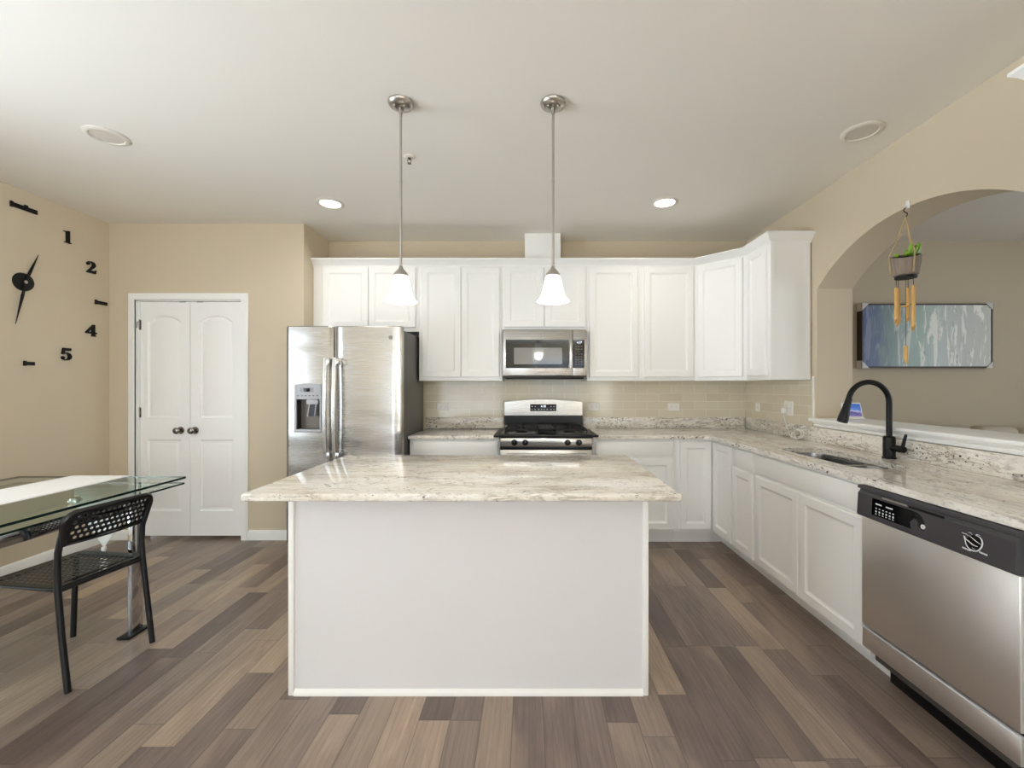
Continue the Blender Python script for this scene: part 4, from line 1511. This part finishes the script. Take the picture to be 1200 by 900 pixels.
bm1 = bar_mark(2.983, 3.142, 2.605, 0.030)
bm1.plate(rect(3.065, 3.085, 2.605, 2.632), [], fclock, 0.0006, 0.011)
build('hour_bar', bm1, M['blackmat'], ck)
build('hour_bar', bar_mark(3.566, 3.663, 2.032, 0.028), M['blackmat'], ck)
build('hour_bar', bar_mark(3.063, 3.126, 1.492, 0.026), M['blackmat'], ck)

# ------------------------------------------------------------------ glass table
TX0, TX1, TY0, TY1 = -3.13, -2.10, 0.95, 2.62
TZ = 0.775
tb = empty('glass_table', ((TX0 + TX1) / 2, (TY0 + TY1) / 2, 0), 'glass dining table of two stacked clear sheets on chrome legs', 'table')


def glass_sheet(x0, x1, y0, y1, z0, z1, nm):
    b = B()
    o = rrect(x0, x1, y0, y1, 0.012, 4)
    b.plate(o, [], fup(0), z0, z1, 0, 1)
    return build(nm, b, [M['glass'], M['glassedge']], tb)


glass_sheet(TX0, TX1, TY0, TY1, TZ - 0.012, TZ, 'top_sheet')
glass_sheet(TX0 + 0.01, TX1 - 0.005, TY0 + 0.02, TY1 - 0.005, TZ - 0.046, TZ - 0.036, 'lower_sheet')
for x in (TX1 - 0.20, TX0 + 0.20):
    for y in (2.16, 1.32):
        b = B().cyl((x, y, TZ - 0.0358), (x, y, TZ - 0.0122), 0.02, n=20)
        b.cyl((x, y, TZ - 0.028), (x, y, TZ - 0.022), 0.028, n=20)
        build('spacer', b, M['chrome'], tb)
ra = B().box(TX1 - 0.030, TX1 - 0.008, 1.19, 2.385, TZ - 0.098, TZ - 0.0465, 0.003)
build('side_rail', ra, M['chrome'], tb)
ra = B().box(TX0 + 0.018, TX0 + 0.040, 1.19, 2.385, TZ - 0.098, TZ - 0.0465, 0.003)
build('side_rail', ra, M['chrome'], tb)
for y in (2.27, 1.24):
    for x in (TX1 - 0.036, TX0 + 0.014):
        lg = B().box(x, x + 0.024, y, y + 0.066, 0.012, TZ - 0.0985, 0.002)
        lo = build('leg', lg, M['chrome'], tb)
        build('foot_plate', B().box(x - 0.018, x + 0.048, y - 0.045, y + 0.085, 0.0005, 0.012, 0.003), M['black'], lo)

# runner with a pointed tasselled end hanging over the far edge
rx0, rx1 = -2.81, -2.44
rc = (rx0 + rx1) / 2
b = B()
sec = []
for y in (0.95, 1.4, 1.8, 2.2, 2.5, 2.60, 2.622):
    sec.append((y, TZ + 0.001))
for y, z in ((2.630, TZ - 0.004), (2.633, TZ - 0.03), (2.634, 0.60)):
    sec.append((y, z))
rings = []
for y, z in sec:
    rings.append([Vector((rx0 + (rx1 - rx0) * i / 8, y + (0.003 * math.sin(i * 1.9) if z < 0.72 else 0), z + (0.0 if z < 0.72 else 0.0012 * (1 + math.sin(i * 2.1 + y * 9)) * 0.5))) for i in range(9)])
for k in range(1, 8):
    s = k / 7
    z = 0.60 - 0.265 * s
    hw = (rx1 - rx0) / 2 * (1 - s) + 0.004
    rings.append([Vector((rc - hw + 2 * hw * i / 8, 2.634 + 0.003 * math.sin(i * 1.9) * (1 - s), z)) for i in range(9)])
b.loft(rings, close=False, cap0=False, cap1=False)
rn = build('table_runner', b, M['cloth'], loc=(rc, 1.8, TZ), label='white cloth runner lying along the glass table, its pointed end hanging down', cat='table runner')
md_ = rn.modifiers.new('thick', 'SOLIDIFY')
md_.thickness = 0.0016
md_.offset = 1
b = B().lathe([(0.0, 0.0), (0.012, -0.004), (0.013, -0.020), (0.006, -0.030)], (rc, 2.634, 0.340), 14)
for i in range(22):
    a = 2 * PI * i / 22
    rr = 0.006 + 0.010 * random.random()
    x, y = rc + rr * math.cos(a), 2.634 + rr * math.sin(a)
    b.tube([(rc + 0.005 * math.cos(a), 2.634 + 0.005 * math.sin(a), 0.312), (x, y, 0.26), (x + 0.012 * math.cos(a), y + 0.008 * math.sin(a), 0.165 + 0.02 * random.random())], 0.0028, 5)
b.sphere((rc, 2.634, 0.318), 0.011, 12)
build('tassel', b, M['cloth'], rn)

# ------------------------------------------------------------------ perforated chair
ch = empty('metal_chair', (-2.205, 2.06, 0), 'black metal chair with perforated seat and back pushed up to the glass table', 'chair', rotz=math.radians(172.5))
SH = 0.452
CM = M['chair']


def cbuild(nm, b):
    return build(nm, b, CM, ch, local=True)


TR = 0.0125
for sgn in (1, -1):
    # back leg and back upright are one bent tube
    w = 0.182 * sgn
    pts = [(-0.232, w, 0.0), (-0.200, w, 0.24), (-0.178, w * 0.99, 0.43), (-0.172, w * 0.98, 0.52), (-0.176, w * 0.98, 0.60), (-0.190, w * 0.98, 0.66), (-0.206, w * 0.975, 0.712)]
    cbuild('leg', B().tube(pts, TR, 14))
    w2 = 0.172 * sgn
    pts = [(0.236, w2, 0.0), (0.226, w2, 0.24), (0.214, w2, 0.435)]
    cbuild('leg', B().tube(pts, TR, 14))
# frame under the seat
fr_ = B()
for sgn in (1, -1):
    fr_.tube([(-0.178, 0.176 * sgn, 0.432), (0.0, 0.174 * sgn, 0.436), (0.212, 0.172 * sgn, 0.436)], 0.009, 10)
fr_.tube([(0.212, -0.172, 0.436), (0.212, 0.172, 0.436)], 0.009, 10)
fr_.tube([(-0.178, -0.176, 0.432), (-0.178, 0.176, 0.432)], 0.009, 10)
cbuild('seat_frame', fr_)
# seat: perforated sheet with rolled edges
holes = []
nx, ny = 12, 11
for i in range(nx):
    for j in range(ny):
        u = -0.145 + 0.315 * i / (nx - 1)
        v = -0.150 + 0.30 * j / (ny - 1)
        holes.append(rrect(u - 0.0085, u + 0.0085, v - 0.0095, v + 0.0095, 0.004, 1))


def fseat(u, v, h):
    dish = -0.010 * (1 - (v / 0.2) ** 2) - (0.05 * max(0, u - 0.17) if u > 0.17 else 0)
    return Vector((u, v, SH + dish + h))


so = rrect(-0.170, 0.225, -0.192, 0.192, 0.035, 5)
sb = B().plate(so, holes, fseat, -0.0018, 0.0)
pr = so + [so[0]]
sb.tube([fseat(u, v, -0.006) for u, v in pr], 0.0065, 8, caps=False)
cbuild('seat', sb)
# backrest: perforated panel bent to the uprights with rounded top corners
holes = []
nu, nv = 14, 5
for i in range(nu):
    for j in range(nv):
        off = 0.011 if j % 2 else 0.0
        u = -0.150 + 0.288 * i / (nu - 1) + off
        v = 0.655 + 0.092 * j / (nv - 1)
        holes.append(circ(u, v, 0.0072, 10))


def fback(u, v, h):
    t = (v - 0.60)
    return Vector((-0.178 - 0.26 * t - 0.024 * (1 - (u / 0.19) ** 2) - h, u, v))


bo = [(-0.172, 0.628), (0.172, 0.628)]
for i in range(9):
    a = PI / 2 * i / 8
    bo.append((0.140 + 0.046 * math.cos(a) - 0.0, 0.726 + 0.046 * math.sin(a)))
for i in range(9):
    a = PI / 2 + PI / 2 * i / 8
    bo.append((-0.140 + 0.046 * math.cos(a), 0.726 + 0.046 * math.sin(a)))
bb = B().plate(bo, holes, fback, 0.0, 0.002)
edge = [fback(u, v, 0.001) for u, v in bo[1:] + [bo[0]]]
bb.tube(edge, 0.0125, 10)
bb.tube([fback(-0.172 + 0.344 * i / 10, 0.628, 0.001) for i in range(11)], 0.005, 8)
cbuild('backrest', bb)

# ------------------------------------------------------------------ plates on the walls
def outlet(c, face, w, h, slots, label, nm='wall_outlet', cat='outlet'):
    t = empty(nm, c, label, cat, 'white wall plates')
    x, y, z = c
    fn = (lambda u, v, k: Vector((x + u, y - k, z + v))) if face == 'f' else (lambda u, v, k: Vector((x - k, y - u, z + v)))
    rr = [(rrect(-w / 2, w / 2, -h / 2, h / 2, 0.006, 3), 0.0005), (rrect(-w / 2, w / 2, -h / 2, h / 2, 0.006, 3), 0.003), (rrect(-w / 2 + .003, w / 2 - .003, -h / 2 + .003, h / 2 - .003, 0.005, 3), 0.006)]
    build('cover_plate', B().rings(rr, fn, True, cap_first=True), M['white_pl'], t)
    for u, v, a, c2 in slots:
        build('socket', B().rings([(rrect(u - a, u + a, v - c2, v + c2, 0.005, 3), 0.006), (rrect(u - a, u + a, v - c2, v + c2, 0.005, 3), 0.0078)], fn, True), M['white_pl'], t)
        b = B()
        horiz = w > h
        for k in (-1, 1):
            if horiz:
                b.plate(rect(u - 0.004, u + 0.004, v + k * 0.0065 - 0.001, v + k * 0.0065 + 0.001), [], fn, 0.0078, 0.0082)
            else:
                b.plate(rect(u + k * 0.0065 - 0.001, u + k * 0.0065 + 0.001, v - 0.002, v + 0.006), [], fn, 0.0078, 0.0082)
        b.plate(circ(u + (0.010 if horiz else 0), v - (0 if horiz else 0.009), 0.0022, 8), [], fn, 0.0078, 0.0082)
        build('slots', b, M['ivory'], t)
    return t


two_h = [(-0.021, 0, 0.0155, 0.0165), (0.021, 0, 0.0155, 0.0165)]
oy = BY - TT
outlet(((519 - 620) / 121.0, oy, 1.128), 'f', 0.116, 0.072, two_h, 'horizontal white outlet on the tiles between the fridge and the stove')
outlet(((696 - 620) / 121.0, oy, 1.128), 'f', 0.116, 0.072, two_h, 'horizontal white outlet on the tiles just right of the stove')
outlet(((789.5 - 620) / 121.0, oy, 1.128), 'f', 0.116, 0.072, two_h, 'horizontal white outlet on the back tiles towards the corner')
ox = RX - TT
outlet((ox, ox * 500 / 268.3, 1.137), 'r', 0.072, 0.075, [(0, 0, 0.016, 0.024)], 'small white switch plate on the side tiles near the corner', 'switch_plate', 'switch')
gy2 = ox * 500 / 304.5
outlet((ox, gy2, 1.150), 'r', 0.118, 0.118, [(-0.024, 0.021, 0.0165, 0.0155), (-0.024, -0.021, 0.0165, 0.0155), (0.026, 0.0, 0.0165, 0.033)], 'large square white outlet plate with a charger plugged in, left of the arch')
# charger and its cable
cg = empty('phone_charger', (ox - 0.02, gy2 + 0.03, 1.13), 'white plug-in charger with its cable coiled on the worktop', 'charger')
py_, pz_ = gy2 + 0.024, 1.128
b = B().lathe([(0.0, 0.0085), (0.018, 0.0085), (0.0265, 0.013), (0.0265, 0.034), (0.020, 0.040), (0.0, 0.041)], (ox, py_, pz_), 24, axis='-x')
build('plug', b, M['white_pl'], cg)
pts = []
P0 = [Vector((ox - 0.03, py_, pz_ - 0.024)), Vector((ox - 0.035, py_ - 0.02, 1.06)), Vector((ox - 0.05, py_ - 0.10, 0.965)), Vector((ox - 0.06, py_ - 0.15, 0.928))]
for i in range(13):
    s = i / 12
    a, b_, c, d = P0
    pts.append(a * (1 - s) ** 3 + b_ * 3 * s * (1 - s) ** 2 + c * 3 * s * s * (1 - s) + d * s ** 3)
cc = Vector((ox - 0.062, py_ - 0.235, 0.962))
for i in range(1, 70):
    a = PI * 0.95 + 2 * PI * 3.4 * i / 69
    rx_ = 0.058 + 0.008 * math.sin(i * 1.3)
    pts.append(cc + Vector((0.014 * math.sin(a * 0.31) + 0.012 * math.sin(a), -rx_ * math.cos(a) * -1, 0.034 * math.sin(a) + 0.003 * math.sin(i * 0.7))))
build('cable', B().tube(pts, 0.003, 8), M['white_pl'], cg)

# smart display on the sill
SZ = SILL + 0.024
sdm = empty('smart_display', (2.30, 3.02, SZ), 'small tilted tablet screen showing mountains on the white sill behind the faucet', 'tablet')
tilt = Matrix.Translation((2.305, 3.03, SZ + 0.002)) @ Matrix.Rotation(math.radians(-16), 4, 'Z') @ Matrix.Rotation(math.radians(-24), 4, 'X')
b = B().box(-0.060, 0.060, -0.006, 0.006, 0.004, 0.122, 0.005, 3)
b.xform(tilt)
o1 = build('casing', b, M['white_pl'], sdm)
b = B().plate(rrect(-0.052, 0.052, 0.016, 0.112, 0.004, 3), [], lambda u, v, h: Vector((u, -h, v)), 0.0062, 0.0075)
b.xform(tilt)
o2 = build('screen', b, M['scr'], sdm)
b = B().box(2.26, 2.36, 2.995, 3.095, SZ + 0.0004, SZ + 0.012, 0.005, 3)
b.loft([[Vector((x, 3.055, SZ + 0.012)), Vector((x, 3.093, SZ + 0.012)), Vector((x, 3.072, SZ + 0.07)), Vector((x, 3.062, SZ + 0.07))] for x in (2.275, 2.345)])
build('stand', b, M['white_pl'], sdm)

# ------------------------------------------------------------------ hanging planter with chimes in the arch
hx, hy = 2.098, 2.372
wz = 2.333
wc = empty('wind_chime', (hx, hy, wz), 'hanging planter with bamboo wind chimes in the arch opening', 'wind chime')
b = B().box(RX - 0.008, RX - 0.0006, hy - 0.011, hy + 0.011, wz - 0.018, wz + 0.025, 0.003)
b.tube([(RX - 0.008, hy, wz - 0.004), (RX - 0.020, hy, wz - 0.010), (RX - 0.024, hy, wz - 0.002)], 0.004, 8)
build('wall_hook', b, M['white_pl'], wc)
xh = RX - 0.016
pts = []
for i in range(25):
    s = i / 24
    a = 2 * PI * s
    pts.append((xh, hy + (0.013 if s < 0.5 else -0.010) * abs(math.sin(a)), wz - 0.012 - 0.055 * s))
build('hook', B().tube(pts, 0.0025, 8), M['black'], wc)
pz = 2.05
R1, R2 = 0.066, 0.055
zk = wz - 0.066
for a in (0.35, 0.35 + 2 * PI / 3, 0.35 + 4 * PI / 3):
    ex_, ey_ = xh + (R1 + 0.003) * math.cos(a), hy + (R1 + 0.003) * math.sin(a)
    b = B().tube([(xh, hy, zk), (xh + (ex_ - xh) * 0.55, hy + (ey_ - hy) * 0.55, zk + (pz - zk) * 0.6), (ex_, ey_, pz + 0.01), (ex_, ey_, pz - 0.02), (xh + R1 * 0.93 * math.cos(a), hy + R1 * 0.93 * math.sin(a), pz - 0.10)], 0.0038, 8)
    build('cord', b, M['jute'], wc)
b = B().lathe([(0.0, -0.006), (R1 - 0.008, -0.006), (R1 - 0.007, 0.0), (R1 - 0.001, 0.002), (R1, -0.004), (R1 - 0.001, -0.040), (R2 + 0.003, -0.080), (R2, -0.106), (R2 - 0.01, -0.112), (0.0, -0.112)], (xh, hy, pz), 90)
def rim_tilt(c):
    return ((c.x - xh) * 0.60 + (c.y - hy) * 0.80) * 0.36


for v in b.bm.verts:
    a = math.atan2(v.co.y - hy, v.co.x - xh)
    if v.co.z > pz - 0.03:
        v.co.z += rim_tilt(v.co)
    if v.co.z < pz - 0.002:
        k = 1 + 0.018 * math.sin(a * 18) + 0.012 * math.sin(a * 7 + 1)
        v.co.x = xh + (v.co.x - xh) * k
        v.co.y = hy + (v.co.y - hy) * k
build('pot', b, M['pot'], wc)
sl = B().lathe([(0.0, 0.002), (R1 - 0.02, 0.0), (R1 - 0.0085, -0.004)], (xh, hy, pz), 24)
for v in sl.bm.verts:
    v.co.z += rim_tilt(v.co)
build('soil', sl, M['soil'], wc)
build('base_ring', B().lathe([(0.0, -0.113), (R2 - 0.006, -0.113), (R2 - 0.006, -0.124), (0.0, -0.124)], (xh, hy, pz), 28), M['blackmat'], wc)
b = B()
for i in range(13):
    a = -1.9 + 2.6 * random.random() if i < 8 else random.uniform(0, 6.28)
    r = random.uniform(0.015, 0.045)
    h = random.uniform(0.03, 0.065) if i < 8 else random.uniform(0.01, 0.025)
    p = Vector((xh + r * math.cos(a), hy + r * math.sin(a), pz))
    tip = p + Vector((0.02 * math.cos(a), 0.02 * math.sin(a), h))
    b.tube([p, p + (tip - p) * 0.35, p + (tip - p) * 0.75, tip], [0.005, 0.012, 0.011, 0.001], 8)
build('succulent', b, M['leaf'], wc)
zb = pz - 0.124
for a, L in ((2.5, 0.200), (1.75, 0.212), (4.9, 0.250), (0.6, 0.190)):
    x, y = xh + 0.040 * math.cos(a), hy + 0.040 * math.sin(a)
    zt = zb - 0.048
    b = B()
    b.tube([(x, y, zt), (x, y, zt - L + 0.03)], 0.0088, 12)
    # slanted cut end
    rg = []
    for k in range(12):
        t = 2 * PI * k / 12
        rg.append(Vector((x + 0.0088 * math.cos(t), y + 0.0088 * math.sin(t), zt - L + 0.03)))
    rg2 = [p + Vector((0, 0, -0.030 * (0.5 + 0.5 * math.sin(2 * PI * k / 12)))) for k, p in enumerate(rg)]
    b.loft([rg, rg2], True, False, True)
    o = build('chime_tube', b, M['bamboo'], wc)
    build('string', B().tube([(x, y, zb), (x, y, zt)], 0.0018, 6), M['cordd'], wc)
b = B().lathe([(0.0, 0.005), (0.016, 0.004), (0.018, 0.0), (0.016, -0.004), (0.0, -0.005)], (xh, hy, zb - 0.155), 20)
build('striker', b, M['bamboo'], wc)
build('string', B().tube([(xh, hy, zb), (xh, hy, zb - 0.385)], 0.0014, 6), M['cordd'], wc)
b = B().plate([(hy - 0.011, zb - 0.375), (hy + 0.011, zb - 0.375), (hy + 0.012, zb - 0.44), (hy - 0.004, zb - 0.47), (hy - 0.012, zb - 0.478)], [], lambda u, v, h: Vector((xh + h, u, v)), -0.003, 0.003)
build('wind_sail', b, M['bamboo'], wc)

# ------------------------------------------------------------------ next room: painting and sofa
PX0, PX1, PZ0, PZ1 = 3.184, 4.435, 1.506, 2.118
pt = empty('framed_painting', ((PX0 + PX1) / 2, BY - 0.03, (PZ0 + PZ1) / 2), 'abstract blue and grey painting with white corner protectors on the next room wall', 'painting')
yf = BY - 0.066
b = B().plate(rect(PX0, PX1, PZ0, PZ1), [rect(PX0 + 0.012, PX1 - 0.012, PZ0 + 0.012, PZ1 - 0.012)], ffront(yf), -0.064, 0.0)
build('frame', b, M['frame'], pt)
b = B().box(PX0 + 0.0125, PX1 - 0.0125, yf + 0.004, yf + 0.03, PZ0 + 0.0125, PZ1 - 0.0125)
cv = build('canvas', b, M['paint'], pt)
for cx_, sx_ in ((PX0, 1), (PX1, -1)):
    for cz_, sz_ in ((PZ0, 1), (PZ1, -1)):
        L = 0.068
        b = B().plate([(cx_ - sx_ * 0.005, cz_ - sz_ * 0.005), (cx_ + sx_ * L, cz_ - sz_ * 0.005), (cx_ - sx_ * 0.005, cz_ + sz_ * L)], [], ffront(yf), 0.0006, 0.005)
        b.plate([(yf - 0.005, cz_ - sz_ * 0.005), (yf + 0.060, cz_ - sz_ * 0.005), (yf + 0.060, cz_ + sz_ * L), (yf - 0.005, cz_ + sz_ * L)], [], lambda u, v, h: Vector((cx_ - sx_ * h, u, v)), 0.001, 0.005)
        build('corner_protector', b, M['foam'], pt)

sf = empty('sofa', (4.3, 3.65, 0), 'beige sofa in the next room, its cushion tops just showing over the sill', 'sofa')
build('base', B().box(3.15, 5.5, 3.28, 4.08, 0.08, 0.42, 0.03, 3), M['sofa'], sf)
build('back', B().box(3.17, 5.48, 3.92, 4.09, 0.43, 0.86, 0.05, 4), M['sofa'], sf)
for x0, x1 in ((2.95, 3.14), (5.51, 5.70)):
    build('arm', B().box(x0, x1, 3.26, 4.08, 0.08, 0.64, 0.05, 4), M['sofa'], sf)
for i in range(3):
    x0 = 3.18 + i * 0.77
    build('seat_cushion', B().box(x0, x0 + 0.75, 3.26, 3.74, 0.43, 0.58, 0.05, 4), M['sofa'], sf)
    for k in range(2):
        x1 = x0 + k * 0.38
        build('back_cushion', B().box(x1 + 0.005, x1 + 0.37, 3.72, 3.91, 0.585, 0.953 + 0.022 * ((i + k) % 2), 0.07, 5), M['sofa'], sf)
for x in (3.25, 5.4):
    for y in (3.35, 4.0):
        build('leg', B().cyl((x, y, 0.0005), (x, y, 0.085), 0.02, 0.028, 14), M['frame'], sf)
